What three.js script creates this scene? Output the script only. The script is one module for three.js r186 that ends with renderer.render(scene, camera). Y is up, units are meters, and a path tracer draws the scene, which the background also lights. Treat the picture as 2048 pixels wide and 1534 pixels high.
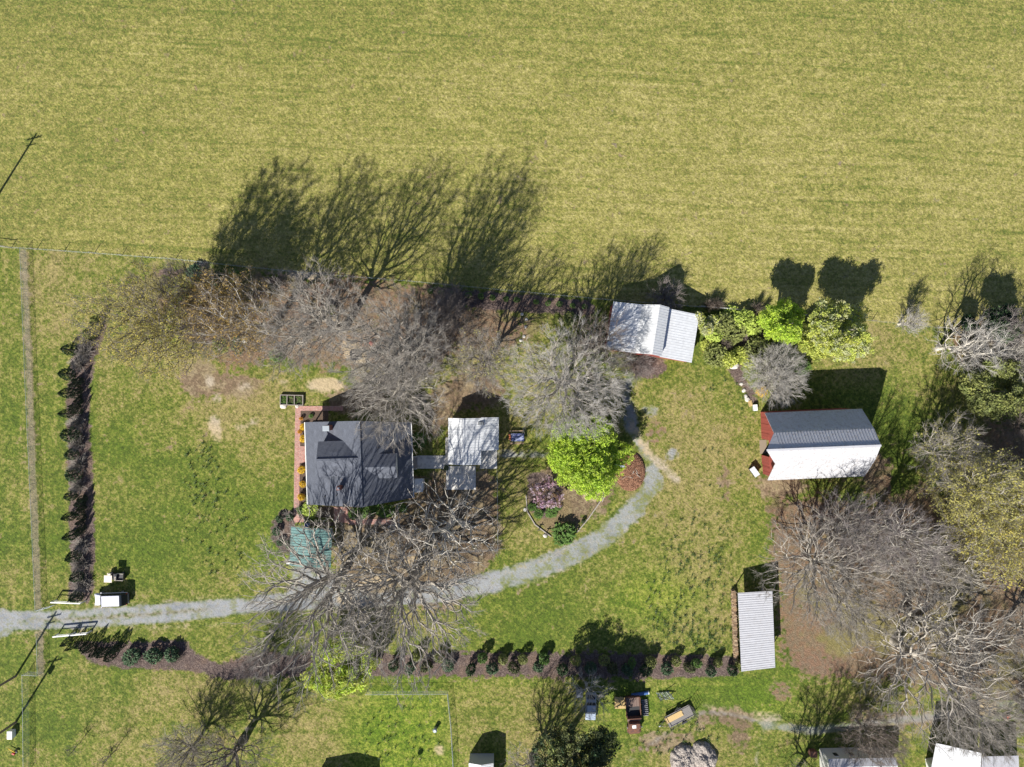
import * as THREE from 'three';
import { RoundedBoxGeometry } from 'three/addons/geometries/RoundedBoxGeometry.js';
import { mergeGeometries } from 'three/addons/utils/BufferGeometryUtils.js';

// ---------------------------------------------------------------- camera, sky, sun, exposure
const W = 1024, HT = 767;
const EYE = 109, S = 0.08;                         // drone height in metres; metres per plan unit of the site survey
const scene = new THREE.Scene();
const camera = new THREE.PerspectiveCamera(58.74, W / HT, 1, 2500);
camera.position.set(0, EYE, 0);
camera.up.set(0, 0, -1);
camera.lookAt(0, 0, 0);
const renderer = new THREE.WebGLRenderer({ antialias: true });
renderer.setSize(W, HT);
renderer.toneMapping = THREE.LinearToneMapping;
renderer.toneMappingExposure = 2.15;
renderer.shadowMap.enabled = true;

const ELEV = 40 * Math.PI / 180, AZ = 32 * Math.PI / 180;   // low spring sun from the south-west of the plan
const SUN = new THREE.Vector3(-Math.sin(AZ) * Math.cos(ELEV), Math.sin(ELEV), Math.cos(AZ) * Math.cos(ELEV));
{
  const w = 128, h = 64, d = new Float32Array(w * h * 4);   // clear spring sky: deep blue above, paler at the horizon
  for (let y = 0; y < h; y++) for (let x = 0; x < w; x++) {
    const el = ((y + 0.5) / h - 0.5) * Math.PI, t = Math.pow(1 - Math.max(0, Math.sin(el)), 3);
    const i = (y * w + x) * 4;
    d[i] = 0.055 + 0.16 * t; d[i + 1] = 0.085 + 0.17 * t; d[i + 2] = 0.165 + 0.15 * t; d[i + 3] = 1;
  }
  const sky = new THREE.DataTexture(d, w, h, THREE.RGBAFormat, THREE.FloatType);
  sky.mapping = THREE.EquirectangularReflectionMapping;
  sky.magFilter = THREE.LinearFilter; sky.minFilter = THREE.LinearFilter;
  sky.needsUpdate = true;
  scene.background = sky; scene.environment = sky;
}
const sun = new THREE.DirectionalLight(new THREE.Color(1, 0.945, 0.86), 4.1);
sun.position.copy(SUN).multiplyScalar(220);
sun.castShadow = true;
sun.shadow.mapSize.set(4096, 4096);
Object.assign(sun.shadow.camera, { left: -120, right: 120, top: 120, bottom: -120, near: 10, far: 500 });
sun.shadow.radius = 1;
scene.add(sun, sun.target);

// ---------------------------------------------------------------- helpers
function rng(seed) { let a = seed >>> 0; return () => { a = (a + 0x6D2B79F5) | 0; let t = Math.imul(a ^ (a >>> 15), 1 | a); t = (t + Math.imul(t ^ (t >>> 7), 61 | t)) ^ t; return ((t ^ (t >>> 14)) >>> 0) / 4294967296; }; }
const V = (x, y, z) => new THREE.Vector3(x, y, z);
const P = (px, py, h = 0) => V((px - 1024) * S, h, (py - 767) * S);                       // survey grid to metres
const G = (px, py, h = 0) => P(1024 + (px - 1024) * (1 - h / EYE), 767 + (py - 767) * (1 - h / EYE), h);   // a point read off at height h
const lin = (v) => { v /= 255; return v <= 0.04045 ? v / 12.92 : Math.pow((v + 0.055) / 1.055, 2.4); };
const EXPO = 1.85;                                     // a level sunlit surface shows its albedo times this
const lit = (r, g, b) => new THREE.Color().setRGB(lin(r) / EXPO, lin(g) / EXPO, lin(b) / EXPO);
const used = {};
function numbered(name) { const n = used[name] = (used[name] ?? -1) + 1; return n ? `${name}_${String(n).padStart(3, '0')}` : name; }
function tag(o, label, category, group) { o.userData.label = label; if (category) o.userData.category = category; if (group) o.userData.group = group; return o; }
function thing(name, label, category, pos, turn = 0, group) {
  const o = new THREE.Group(); o.name = numbered(name); scene.add(o);
  if (pos) o.position.copy(pos); o.rotation.y = turn;
  return tag(o, label, category, group);
}
function mesh(name, geo, mat, parent) {
  const m = new THREE.Mesh(geo, mat); m.name = parent ? name : numbered(name); m.castShadow = m.receiveShadow = true; (parent ?? scene).add(m); return m;
}
function struct(name, geo, mat) { const m = mesh(name, geo, mat); m.userData.kind = 'structure'; return m; }
function copyOf(src, name, label, pos, turn, scale, group) {
  const c = src.clone(); c.name = numbered(name); scene.add(c); c.position.copy(pos); c.rotation.y = turn; if (scale) c.scale.set(scale[0], scale[1], scale[2]);
  c.userData = { ...src.userData, label }; if (group) c.userData.group = group; return c;
}
const std = (color, roughness = 0.9, extra = {}) => new THREE.MeshStandardMaterial({ color, roughness, metalness: 0, ...extra });
const box = (w, h, d, x = 0, y = 0, z = 0, ry = 0, rx = 0, rz = 0) => { const g = new THREE.BoxGeometry(w, h, d); if (rx) g.rotateX(rx); if (rz) g.rotateZ(rz); if (ry) g.rotateY(ry); g.translate(x, y, z); return g; };
const rbox = (w, h, d, r, x = 0, y = 0, z = 0, ry = 0) => { const g = new RoundedBoxGeometry(w, h, d, 2, r); if (ry) g.rotateY(ry); g.translate(x, y, z); return g; };
const cyl = (r0, r1, h, x = 0, y = 0, z = 0, n = 12, rx = 0, rz = 0) => { const g = new THREE.CylinderGeometry(r0, r1, h, n); if (rx) g.rotateX(rx); if (rz) g.rotateZ(rz); g.translate(x, y, z); return g; };
const merge = (list) => mergeGeometries(list.map((g) => { const q = g.index ? g.toNonIndexed() : g; for (const k of Object.keys(q.attributes)) if (!['position', 'normal', 'uv'].includes(k)) q.deleteAttribute(k); return q; }));
function bar(a, b, r, n = 6) { const d = b.clone().sub(a), g = new THREE.CylinderGeometry(r, r, d.length(), n); g.applyQuaternion(new THREE.Quaternion().setFromUnitVectors(V(0, 1, 0), d.clone().normalize())); g.translate((a.x + b.x) / 2, (a.y + b.y) / 2, (a.z + b.z) / 2); return g; }
function beam(a, b, w, h) { const d = b.clone().sub(a), g = new THREE.BoxGeometry(w, h, d.length()); const m = new THREE.Matrix4().lookAt(b, a, V(0, 1, 0)); g.applyMatrix4(m); g.translate((a.x + b.x) / 2, (a.y + b.y) / 2, (a.z + b.z) / 2); return g; }
const ORD = ['first', 'second', 'third', 'fourth', 'fifth', 'sixth', 'seventh', 'eighth', 'ninth', 'tenth', 'eleventh', 'twelfth', 'thirteenth', 'fourteenth', 'fifteenth', 'sixteenth', 'seventeenth', 'eighteenth', 'nineteenth', 'twentieth'];

// value noise
function hash2(x, y, s) { let h = (Math.imul(x, 374761393) + Math.imul(y, 668265263) + Math.imul(s, 974634777)) | 0; h = Math.imul(h ^ (h >>> 13), 1274126177); return ((h ^ (h >>> 16)) >>> 0) / 4294967296; }
function vn(x, y, s) { const xi = Math.floor(x), yi = Math.floor(y); let u = x - xi, v = y - yi; u = u * u * (3 - 2 * u); v = v * v * (3 - 2 * v); const a = hash2(xi, yi, s), b = hash2(xi + 1, yi, s), c = hash2(xi, yi + 1, s), d = hash2(xi + 1, yi + 1, s); return a + (b - a) * u + (c - a) * v + (a - b - c + d) * u * v; }
const fbm = (x, y, s, o = 3) => { let t = 0, a = 0.5, n = 0; for (let i = 0; i < o; i++) { t += a * vn(x, y, s + i * 17); n += a; a *= 0.5; x *= 2.03; y *= 2.03; } return t / n; };
const sst = (a, b, x) => { x = Math.min(1, Math.max(0, (x - a) / (b - a))); return x * x * (3 - 2 * x); };
// a tile of noise: fn(u, v in 0..size) gives [r, g, b] linear or a single value
function tile(size, fn, colour = true) {
  const d = new Uint8Array(size * size * 4), enc = (v) => { v = Math.min(1, Math.max(0, v)); return 255 * (v <= 0.0031308 ? v * 12.92 : 1.055 * Math.pow(v, 1 / 2.4) - 0.055); };
  for (let y = 0; y < size; y++) for (let x = 0; x < size; x++) { const c = fn(x, y), i = (y * size + x) * 4; if (colour) { d[i] = enc(c[0]); d[i + 1] = enc(c[1]); d[i + 2] = enc(c[2]); } else d[i] = d[i + 1] = d[i + 2] = 255 * Math.min(1, Math.max(0, c)); d[i + 3] = 255; }
  const t = new THREE.DataTexture(d, size, size); t.wrapS = t.wrapT = THREE.RepeatWrapping; t.magFilter = THREE.LinearFilter; t.minFilter = THREE.LinearMipmapLinearFilter; t.generateMipmaps = true; if (colour) t.colorSpace = THREE.SRGBColorSpace; t.needsUpdate = true; return t;
}
const wrapN = (x, y, sc, n, s) => { const p = n / sc; const xi = Math.floor(x / sc), yi = Math.floor(y / sc); let u = x / sc - xi, v = y / sc - yi; u = u * u * (3 - 2 * u); v = v * v * (3 - 2 * v); const w = (a) => ((a % p) + p) % p; const a = hash2(w(xi), w(yi), s), b = hash2(w(xi + 1), w(yi), s), c = hash2(w(xi), w(yi + 1), s), d = hash2(w(xi + 1), w(yi + 1), s); return a + (b - a) * u + (c - a) * v + (a - b - c + d) * u * v; };   // tileable noise, sc must divide n

// ---------------------------------------------------------------- the ground: what grows or lies where, on the survey grid
const X0 = -256, Y0 = -192, XW = 2560, YW = 1918, TW = 2048, TH = 1534;
const FENCE = [[-300, 470], [23, 496], [74, 499], [129, 503], [189, 507], [244, 511], [297, 515.5], [351, 519], [480, 533], [640, 549], [820, 563], [1010, 581], [1203, 599], [1410, 615], [1526, 624], [1743, 642], [1876, 656], [2048, 672], [2400, 700]];
function zone(draw, blur) {                         // soft coverage of a zone, half survey resolution
  const w = XW / 2, h = YW / 2, c = document.createElement('canvas'); c.width = w; c.height = h;
  const k = c.getContext('2d'); k.fillStyle = '#000'; k.fillRect(0, 0, w, h); k.setTransform(0.5, 0, 0, 0.5, -X0 / 2, -Y0 / 2);
  k.fillStyle = k.strokeStyle = '#fff'; k.lineCap = k.lineJoin = 'round'; draw(k);
  const d = k.getImageData(0, 0, w, h).data; let a = new Float32Array(w * h), b = new Float32Array(w * h);
  for (let i = 0; i < w * h; i++) a[i] = d[i * 4] / 255;
  const r = Math.max(1, Math.round(blur / 2));
  for (let pass = 0; pass < 2; pass++) {
    for (let y = 0; y < h; y++) { let s = 0; for (let x = -r; x <= r; x++) s += a[y * w + Math.min(w - 1, Math.max(0, x))]; for (let x = 0; x < w; x++) { b[y * w + x] = s / (2 * r + 1); s += a[y * w + Math.min(w - 1, x + r + 1)] - a[y * w + Math.max(0, x - r)]; } }
    for (let x = 0; x < w; x++) { let s = 0; for (let y = -r; y <= r; y++) s += b[Math.min(h - 1, Math.max(0, y)) * w + x]; for (let y = 0; y < h; y++) { a[y * w + x] = s / (2 * r + 1); s += b[Math.min(h - 1, y + r + 1) * w + x] - b[Math.max(0, y - r) * w + x]; } }
  }
  return a;
}
const poly = (k, pts) => { k.beginPath(); pts.forEach(([x, y], i) => (i ? k.lineTo(x, y) : k.moveTo(x, y))); k.closePath(); k.fill(); };
const line = (k, w, pts) => { k.lineWidth = w; k.beginPath(); pts.forEach(([x, y], i) => (i ? k.lineTo(x, y) : k.moveTo(x, y))); k.stroke(); };
const blob = (k, x, y, rx, ry, a = 0) => { k.beginPath(); k.ellipse(x, y, rx, ry, a, 0, Math.PI * 2); k.fill(); };
const blobs = (k, l) => l.forEach((b) => blob(k, ...b));

const DRIVE = [[-120, 1243], [0, 1240], [120, 1238], [260, 1229], [400, 1218], [520, 1207], [640, 1200], [760, 1196], [880, 1186], [990, 1163], [1080, 1135], [1150, 1108], [1215, 1068], [1268, 1018], [1302, 975], [1306, 945], [1290, 905], [1268, 868], [1252, 835], [1250, 800]];
const DRIVE2 = [[1395, 1424], [1470, 1430], [1530, 1447], [1620, 1462], [1720, 1450], [1800, 1440], [1880, 1432], [1990, 1412], [2120, 1395]];
const WESTBED = [[205, 632], [162, 664], [142, 720], [133, 800], [136, 900], [138, 1000], [138, 1080], [142, 1140], [134, 1200], [184, 1206], [190, 1100], [188, 1000], [182, 900], [180, 800], [188, 720], [216, 652]];
const SWBED = [[140, 1284], [220, 1284], [300, 1281], [372, 1281], [398, 1312], [440, 1328], [500, 1312], [540, 1300], [545, 1352], [450, 1362], [395, 1344], [330, 1338], [250, 1340], [180, 1326]];
const SBED = [[545, 1305], [820, 1306], [1100, 1304], [1290, 1308], [1474, 1312], [1478, 1352], [1300, 1358], [1100, 1354], [820, 1352], [545, 1356]];
const ROUNDBED = [[592, 1018], [560, 1022], [543, 1045], [541, 1072], [552, 1095], [586, 1118], [590, 1060]];
const ISLAND = [[1056, 900], [1052, 990], [1056, 1024], [1072, 1050], [1104, 1076], [1150, 1068], [1196, 1006], [1216, 970], [1190, 900], [1120, 880]];
const YARD = [[640, 1016], [800, 1012], [830, 950], [996, 940], [1000, 1108], [960, 1150], [880, 1180], [700, 1190], [672, 1130], [672, 1040]];
const WOODN = [[400, 540], [520, 542], [640, 552], [800, 568], [900, 600], [890, 720], [800, 790], [700, 740], [560, 720], [430, 690], [390, 610]];
const FSTRIP = [[860, 572], [1010, 586], [1190, 604], [1190, 632], [1010, 622], [880, 608]];
const WOODE = [[1530, 1000], [1640, 1000], [1760, 1010], [1850, 960], [1900, 1000], [2300, 900], [2300, 1400], [1960, 1400], [1800, 1360], [1640, 1352], [1560, 1320], [1560, 1180]];
const SOILS = [[[599, 820], [658, 822], [660, 846], [616, 846], [616, 892], [599, 892]], [[598, 925], [614, 925], [612, 1012], [690, 1014], [690, 1034], [596, 1034]], [[1600, 935], [1520, 940], [1520, 1000], [1620, 990]]];

const Z = {
  field: zone((k) => poly(k, [...FENCE, [2500, -400], [-400, -400]]), 3),
  gravel: zone((k) => {
    line(k, 36, DRIVE.slice(5, 9)); line(k, 42, DRIVE.slice(8, 14)); line(k, 30, DRIVE.slice(12, 16)); line(k, 16, DRIVE.slice(15, 19)); line(k, 15, [[-120, 1230], [40, 1230], [160, 1226.5], [280, 1218], [400, 1209], [490, 1203]]); line(k, 15, [[-120, 1252], [40, 1252], [160, 1249], [280, 1241], [400, 1231], [500, 1217]]);
    line(k, 44, [[-200, 1240], [10, 1240]]); poly(k, [[-200, 1255], [20, 1255], [26, 1268], [-10, 1276], [-200, 1290]]); poly(k, [[586, 1128], [660, 1134], [690, 1190], [640, 1216], [560, 1214], [584, 1170]]);
    poly(k, [[1290, 945], [1328, 950], [1326, 975], [1290, 1000], [1262, 1004], [1292, 960]]);
    line(k, 8, DRIVE2.slice(0, 4)); line(k, 15, DRIVE2.slice(2)); line(k, 6, [[1395, 1430], [1330, 1468], [1250, 1528]]); line(k, 6, [[1530, 1450], [1515, 1500], [1510, 1560]]);
    line(k, 10, [[990, 908], [1100, 909]]); line(k, 16, [[1270, 850], [1250, 790], [1262, 745]]); blobs(k, [[1343, 908, 11, 12], [1300, 820, 20, 8]]);
  }, 6),
  track: zone((k) => { line(k, 12, [[48, 505], [58, 700], [68, 1000], [77, 1215]]); line(k, 11, [[80, 1264], [83, 1350]]); line(k, 8, [[60, 1239], [170, 1237.5], [280, 1230], [400, 1220], [470, 1212]]); }, 4),
  mulch: zone((k) => { [WESTBED, SWBED, ROUNDBED, FSTRIP, SBED].forEach((p) => poly(k, p)); poly(k, [[1058, 940], [1054, 1000], [1075, 1040], [1100, 1036], [1120, 990], [1100, 950]]); blobs(k, [[1475, 748, 12, 34, -0.5], [1502, 790, 10, 22, -0.4], [1296, 735, 40, 22], [340, 545, 40, 8]]); }, 7),
  litter: zone((k) => { poly(k, WOODE); poly(k, WOODN); blobs(k, [[1262, 945, 32, 41], [1750, 950, 30, 50], [1320, 860, 18, 22], [2010, 900, 60, 60], [1980, 690, 80, 50], [1560, 1380, 30, 16], [880, 640, 70, 60], [960, 660, 70, 50], [1040, 660, 40, 30], [400, 640, 40, 60], [480, 700, 60, 40], [300, 590, 50, 40]]); }, 16),
  dirt: zone((k) => { poly(k, YARD); for (let i = 0; i < 17; i++) blob(k, 720 + i * 34 + 8 * (i % 3), 1322 + (i % 2) * 18, 11 + 4 * (i % 4), 9 + 3 * (i % 3)); blobs(k, [[880, 820, 30, 60, 0.2], [720, 800, 70, 30], [950, 780, 60, 40], [1140, 1010, 30, 40], [470, 770, 60, 22], [400, 760, 40, 40, 0.3], [870, 1160, 80, 60], [1190, 930, 30, 50], [560, 610, 120, 60], [760, 690, 70, 40], [1120, 1000, 60, 70], [1210, 1000, 16, 40, 0.7], [1480, 1470, 20, 40], [1450, 1432, 70, 16], [1290, 1490, 40, 12, -0.7], [1800, 1440, 120, 16], [1350, 1480, 60, 14, -0.2], [1640, 1330, 60, 30], [1450, 960, 10, 60]]); poly(k, SOILS[0]); poly(k, SOILS[1]); poly(k, SOILS[2]); line(k, 10, [[48, 505], [56, 700], [70, 1000], [80, 1215]]); line(k, 7, [[1240, 1050], [1160, 1122], [1020, 1195]]); line(k, 9, [[84, 1262], [86, 1350]]); }, 14),
  sand: zone((k) => {
    blobs(k, [[420, 762, 6, 14, -0.3], [434, 796, 7, 10], [428, 845, 9, 14], [433, 868, 6, 10], [452, 770, 3, 6], [488, 772, 18, 5], [508, 840, 9, 6], [500, 853, 5, 4], [480, 855, 14, 5], [435, 885, 3, 12], [569, 765, 8, 5], [1230, 700, 12, 6], [1120, 640, 10, 4], [48, 560, 2, 3], [366, 526, 14, 3], [410, 529, 25, 4], [336, 522, 12, 3], [555, 542, 30, 4], [620, 552, 45, 6], [660, 640, 26, 6], [700, 690, 16, 10], [712, 712, 22, 13], [650, 770, 40, 10], [835, 812, 14, 26, 0.4], [690, 1195, 16, 12], [815, 1130, 20, 16], [755, 1170, 30, 14], [1240, 690, 14, 6], [1640, 640, 6, 3], [1775, 643, 12, 2], [1200, 980, 12, 6], [325, 1228, 5, 4], [1960, 1418, 40, 14], [1540, 1436, 30, 6], [1500, 845, 5, 4], [880, 1500, 8, 10], [1180, 990, 14, 12], [1290, 1005, 4, 4]]);
    line(k, 9, [[1262, 848], [1280, 880], [1302, 912], [1330, 938], [1356, 962]]); line(k, 4, [[1280, 1035], [1230, 1080], [1150, 1130], [1060, 1170]]); line(k, 4, [[1150, 1092], [1080, 1122], [1000, 1148]]);
    line(k, 5, [[1396, 1410], [1500, 1425], [1548, 1436]]); line(k, 4, [[10, 1268], [60, 1264], [200, 1262], [480, 1246]]); line(k, 4, [[120, 1218], [300, 1206], [480, 1190]]);
  }, 7),
  bright: zone((k) => { poly(k, [[735, 1384], [896, 1384], [906, 1600], [700, 1600], [700, 1420]]); blobs(k, [[1260, 1420, 60, 30], [1380, 1375, 120, 14], [1310, 1190, 90, 40], [1540, 1400, 60, 30], [560, 1100, 30, 60], [900, 1360, 200, 12]]); }, 30),
  dry: zone((k) => blobs(k, [[50, 450, 60, 24], [320, 492, 50, 12], [1400, 900, 110, 170], [1420, 780, 80, 50], [500, 830, 130, 90], [150, 600, 70, 100], [100, 700, 30, 80], [300, 700, 60, 60], [1350, 1110, 90, 60], [960, 860, 60, 60], [1020, 930, 60, 60], [1040, 1010, 30, 70], [1390, 1330, 80, 14], [1000, 1420, 110, 40], [1150, 1480, 60, 60], [300, 1440, 90, 50], [400, 1440, 60, 70], [620, 1470, 80, 50], [860, 1470, 30, 60], [1700, 700, 60, 60], [1800, 690, 60, 40], [470, 1100, 50, 60], [330, 880, 40, 90], [1450, 1130, 40, 120], [720, 1380, 60, 30], [540, 1190, 40, 20], [1720, 1380, 120, 40], [1950, 1360, 90, 40], [1420, 1490, 80, 50], [900, 720, 90, 60], [1000, 660, 100, 50], [90, 620, 60, 120], [30, 700, 30, 100]]), 60),
  lush: zone((k) => blobs(k, [[20, 650, 30, 120], [20, 850, 30, 140], [110, 850, 20, 160], [230, 760, 22, 40], [230, 570, 22, 40], [250, 900, 60, 90], [330, 1000, 60, 60], [430, 960, 40, 60], [300, 1140, 120, 60], [440, 1050, 50, 50], [540, 1040, 40, 80], [400, 1300, 100, 26], [250, 1400, 110, 26], [100, 1420, 50, 60], [1120, 1220, 110, 40], [1310, 1190, 80, 40], [820, 1430, 40, 60], [760, 1500, 60, 40], [860, 1410, 60, 16], [1190, 650, 60, 50], [1460, 660, 70, 60], [1620, 730, 70, 30], [1480, 1290, 16, 50], [1380, 1380, 110, 20], [1540, 1400, 50, 40], [1440, 1400, 60, 20], [1800, 820, 60, 60], [1780, 900, 60, 80], [1740, 1000, 30, 50], [970, 1300, 130, 30], [40, 1120, 30, 90], [40, 980, 30, 100], [110, 1010, 18, 120], [1250, 1400, 40, 40], [1240, 1480, 30, 40], [1060, 1360, 80, 10], [1470, 1060, 30, 60], [30, 1330, 40, 50], [40, 1310, 30, 40], [300, 1490, 40, 40], [960, 1370, 60, 14], [450, 546, 20, 8], [500, 720, 40, 12]]), 50),
};
const rgb = (r, g, b) => [lin(r) / EXPO, lin(g) / EXPO, lin(b) / EXPO];
const C = { track: rgb(172, 158, 126),
  straw: rgb(194, 184, 118), pasture: rgb(160, 155, 78), pgreen: rgb(110, 124, 48),
  vivid: rgb(112, 146, 24), vividL: rgb(158, 172, 56), lush: rgb(102, 127, 33), grass: rgb(140, 148, 58), tan: rgb(176, 162, 104),
  gravel: rgb(184, 188, 191), gravelD: rgb(156, 162, 168), gravelB: rgb(186, 182, 172), mulch: rgb(112, 95, 90), mulchL: rgb(150, 132, 122), litter: rgb(152, 130, 108), litterR: rgb(158, 126, 102), litterG: rgb(152, 142, 90),
  dirt: rgb(150, 124, 104), dirtL: rgb(178, 158, 128), sand: rgb(226, 204, 166), sandW: rgb(206, 194, 176),
};
const mixTo = (o, c, t) => { o[0] += (c[0] - o[0]) * t; o[1] += (c[1] - o[1]) * t; o[2] += (c[2] - o[2]) * t; };
const siteMap = (() => {
  const d = new Uint8Array(TW * TH * 4), mw = XW / 2, mh = YW / 2, o = [0, 0, 0];
  const enc = new Uint8Array(4097); for (let i = 0; i <= 4096; i++) { const v = i / 4096; enc[i] = Math.round(255 * (v <= 0.0031308 ? v * 12.92 : 1.055 * Math.pow(v, 1 / 2.4) - 0.055)); }
  for (let j = 0; j < TH; j++) for (let i = 0; i < TW; i++) {
    const x = X0 + (i + 0.5) / TW * XW, y = Y0 + (j + 0.5) / TH * YW;
    const mi = Math.min(mh - 1, Math.floor((y - Y0) / 2)) * mw + Math.min(mw - 1, Math.floor((x - X0) / 2));
    const grain = hash2(i, j, 5), g2 = vn(x / 3.2, y / 3.2, 11), g3 = vn(x / 7, y / 6, 12), big = fbm(x / 120, y / 90, 13, 3), mid = fbm(x / 26, y / 22, 14, 3);
    const field = sst(0.4, 0.6, Z.field[mi] + (g2 - 0.5) * 0.5);
    // lawn
    const stripe = x < 230 ? vn(x / 9, y / 260, 21) : (y > 1340 ? vn(x / 200, y / 8, 22) : 0.5);
    let t = 0.43 + Z.dry[mi] * 0.5 - Z.lush[mi] * 0.42 + (big - 0.5) * 0.8 + (mid - 0.5) * 0.6 + (g3 - 0.5) * 0.5 + (g2 - 0.5) * 0.6 + (stripe - 0.5) * 0.35 + (grain - 0.5) * 0.75;
    t = Math.min(1, Math.max(0, t));
    o[0] = C.lush[0]; o[1] = C.lush[1]; o[2] = C.lush[2];
    mixTo(o, C.grass, Math.min(1, t * 2)); mixTo(o, C.tan, Math.max(0, t * 2 - 1)); const bt = Z.bright[mi]; if (bt > 0.01) mixTo(o, t < 0.5 ? C.vivid : C.vividL, bt * 0.85);
    const gr2 = hash2(i, j, 6); let v = 0.92 + 0.62 * (gr2 - 0.5) + 0.5 * (g2 - 0.5) + 0.22 * (g3 - 0.5); if (gr2 < 0.05) v *= 0.7;
    if (field > 0.01) {
      const row = vn(x / 46 + y / 300, y / 3.6, 31), clump = fbm(x / 8, y / 6, 32, 2), fine = vn(x / 3.1, y / 2.8, 33), far = fbm(x / 300, y / 160, 34, 3), gp = fbm(x / 30, y / 18, 36, 2);
      const ry = y - 0.055 * x + 10 * (vn(x / 260, y / 90, 37) - 0.5), rw = vn(x / 420, ry / 5, 38), lines = (x > 120 ? 1 : 0) * sst(0.55, 0.95, Math.cos((ry + 9 * vn(x / 500, ry / 60, 44)) * 0.262)) * sst(0.42, 0.62, vn(x / 70 + 9, ry / 22, 45)), rut = (x > 150 ? 1 : 0.2) * (-0.2 * sst(0.72, 0.84, rw) + 0.16 * sst(0.72, 0.9, vn(x / 260, ry / 7, 39))) * sst(0.35, 0.6, vn(x / 90, ry / 14, 40)) + 0.1 * sst(700, 1900, x) * sst(100, 350, y) - 0.07 * sst(500, 100, x), u = Math.min(1, Math.max(0, 0.5 + (clump - 0.5) * 0.34 + (fine - 0.5) * 0.6 + (row - 0.5) * 0.22 + (far - 0.5) * 0.36 + (gp - 0.5) * 0.22 + rut - 0.16 * lines + (grain - 0.5) * 0.6 - (y < 200 ? 0.16 * sst(200, -40, y) : 0)));
      const f = [C.pgreen[0], C.pgreen[1], C.pgreen[2]]; mixTo(f, C.pasture, Math.min(1, u * 2)); mixTo(f, C.straw, Math.max(0, u * 2 - 1));
      mixTo(o, f, field); let vf = 1.04 + 0.6 * (gr2 - 0.5) + 0.42 * (vn(x / 4, y / 4, 35) - 0.5) + 0.2 * (clump - 0.5); if (gr2 > 0.985) vf *= 0.5; v += (vf - v) * field;
    }
    const ed = (g3 - 0.5) * 0.55 + (mid - 0.5) * 0.6 + (g2 - 0.5) * 0.3;
    const gk = x > 1000 && y < 1300 ? 1 : 0; let m = sst(0.3, 0.7, Z.dirt[mi] * 0.95 + ed); if (m > 0.01) { const c = C.dirt.slice(); mixTo(c, C.dirtL, sst(0.45, 0.75, mid + (g2 - 0.5) * 0.3)); mixTo(c, C.tan, sst(0.55, 0.75, big) * 0.3); mixTo(o, c, m * 0.88); v += (0.8 + 0.4 * g2 * grain - v) * m * 0.5; }
    m = sst(0.3, 0.7, Z.litter[mi] + ed * 1.2); if (m > 0.01) { const c = C.litter.slice(); mixTo(c, C.litterR, sst(0.4, 0.7, vn(x / 5, y / 5, 41))); mixTo(c, C.litterG, sst(0.46, 0.7, big + (mid - 0.5) * 0.6)); mixTo(o, c, m * 0.92); v += (0.62 + 0.55 * grain * (0.5 + g2 * 0.7) + 0.12 - v) * m * 0.8; }
    m = sst(0.25, 0.6, Z.track[mi] + ed * 0.6); if (m > 0.01) mixTo(o, C.track, m * 0.75);
    m = sst(0.35, 0.65, Z.mulch[mi] + ed * (x > 560 && x < 1300 && y > 1290 ? 1.1 : 0.6)); if (m > 0.01) { const c = C.mulch.slice(); mixTo(c, C.mulchL, sst(0.5, 0.9, grain * 0.6 + g2 * 0.5)); mixTo(c, C.dirt, sst(0.5, 0.75, mid) * 0.5); mixTo(o, c, m); v += (0.7 + 0.5 * grain - v) * m; }
    m = sst(0.25, 0.8, Z.gravel[mi] + ed * (0.55 + 0.3 * gk)); if (m > 0.01) { const c = C.gravel.slice(); mixTo(c, C.gravelD, sst(0.45, 0.8, mid)); mixTo(c, C.gravelB, sst(0.4, 0.9, g2) * 0.6); mixTo(c, C.grass, sst(0.5 - 0.1 * gk, 0.85, fbm(x / 18, y / 14, 51, 3) + (g2 - 0.5) * 0.25) * (0.55 + 0.3 * gk)); mixTo(o, c, m * (1 - 0.12 * gk - (y > 1380 ? 0.35 : 0))); v += (0.82 + 0.3 * grain - v) * m; }
    m = sst(0.12, 0.5, Z.sand[mi] * (0.9 + ed * 1.1)); if (m > 0.01) { const c = C.sand.slice(); mixTo(c, C.sandW, sst(0.4, 0.7, big)); mixTo(o, c, m * 0.9); v += (0.85 + 0.25 * g2 - v) * m; }
    const q = (j * TW + i) * 4;
    for (let c = 0; c < 3; c++) d[q + c] = enc[Math.min(4096, Math.max(0, Math.round(o[c] * v * 4096)))];
    d[q + 3] = 255;
  }
  const tx = new THREE.DataTexture(d, TW, TH); tx.colorSpace = THREE.SRGBColorSpace; tx.magFilter = THREE.LinearFilter; tx.minFilter = THREE.LinearFilter; tx.wrapS = tx.wrapT = THREE.MirroredRepeatWrapping; tx.needsUpdate = true; return tx;
})();
// relief tiles, 8 m a side
const NT = 512;
const tuftBump = tile(NT, (x, y) => 0.4 * wrapN(x, y, 16, NT, 61) + 0.45 * wrapN(x, y, 8, NT, 62) + 0.15 * wrapN(x, y, 32, NT, 63), false);
const pebbleBump = tile(NT, (x, y) => 0.5 * wrapN(x, y, 4, NT, 64) + 0.5 * wrapN(x, y, 8, NT, 65), false);
const bumpOf = (t) => { const c = t.clone(); c.repeat.set(XW * S / 8, YW * S / 8); c.needsUpdate = true; return c; };
const groundMat = (bump, scale) => std(0xffffff, 1, { map: siteMap, bumpMap: bumpOf(bump), bumpScale: scale });
const M_FIELD = groundMat(tuftBump, 0.1), M_LAWN = groundMat(tuftBump, 0.08), M_GRAVEL = groundMat(pebbleBump, 0.04), M_MULCH = groundMat(pebbleBump, 0.09);
const siteUV = (x, z) => [(x / S + 1024 - X0) / XW, (z / S + 767 - Y0) / YW];
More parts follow.
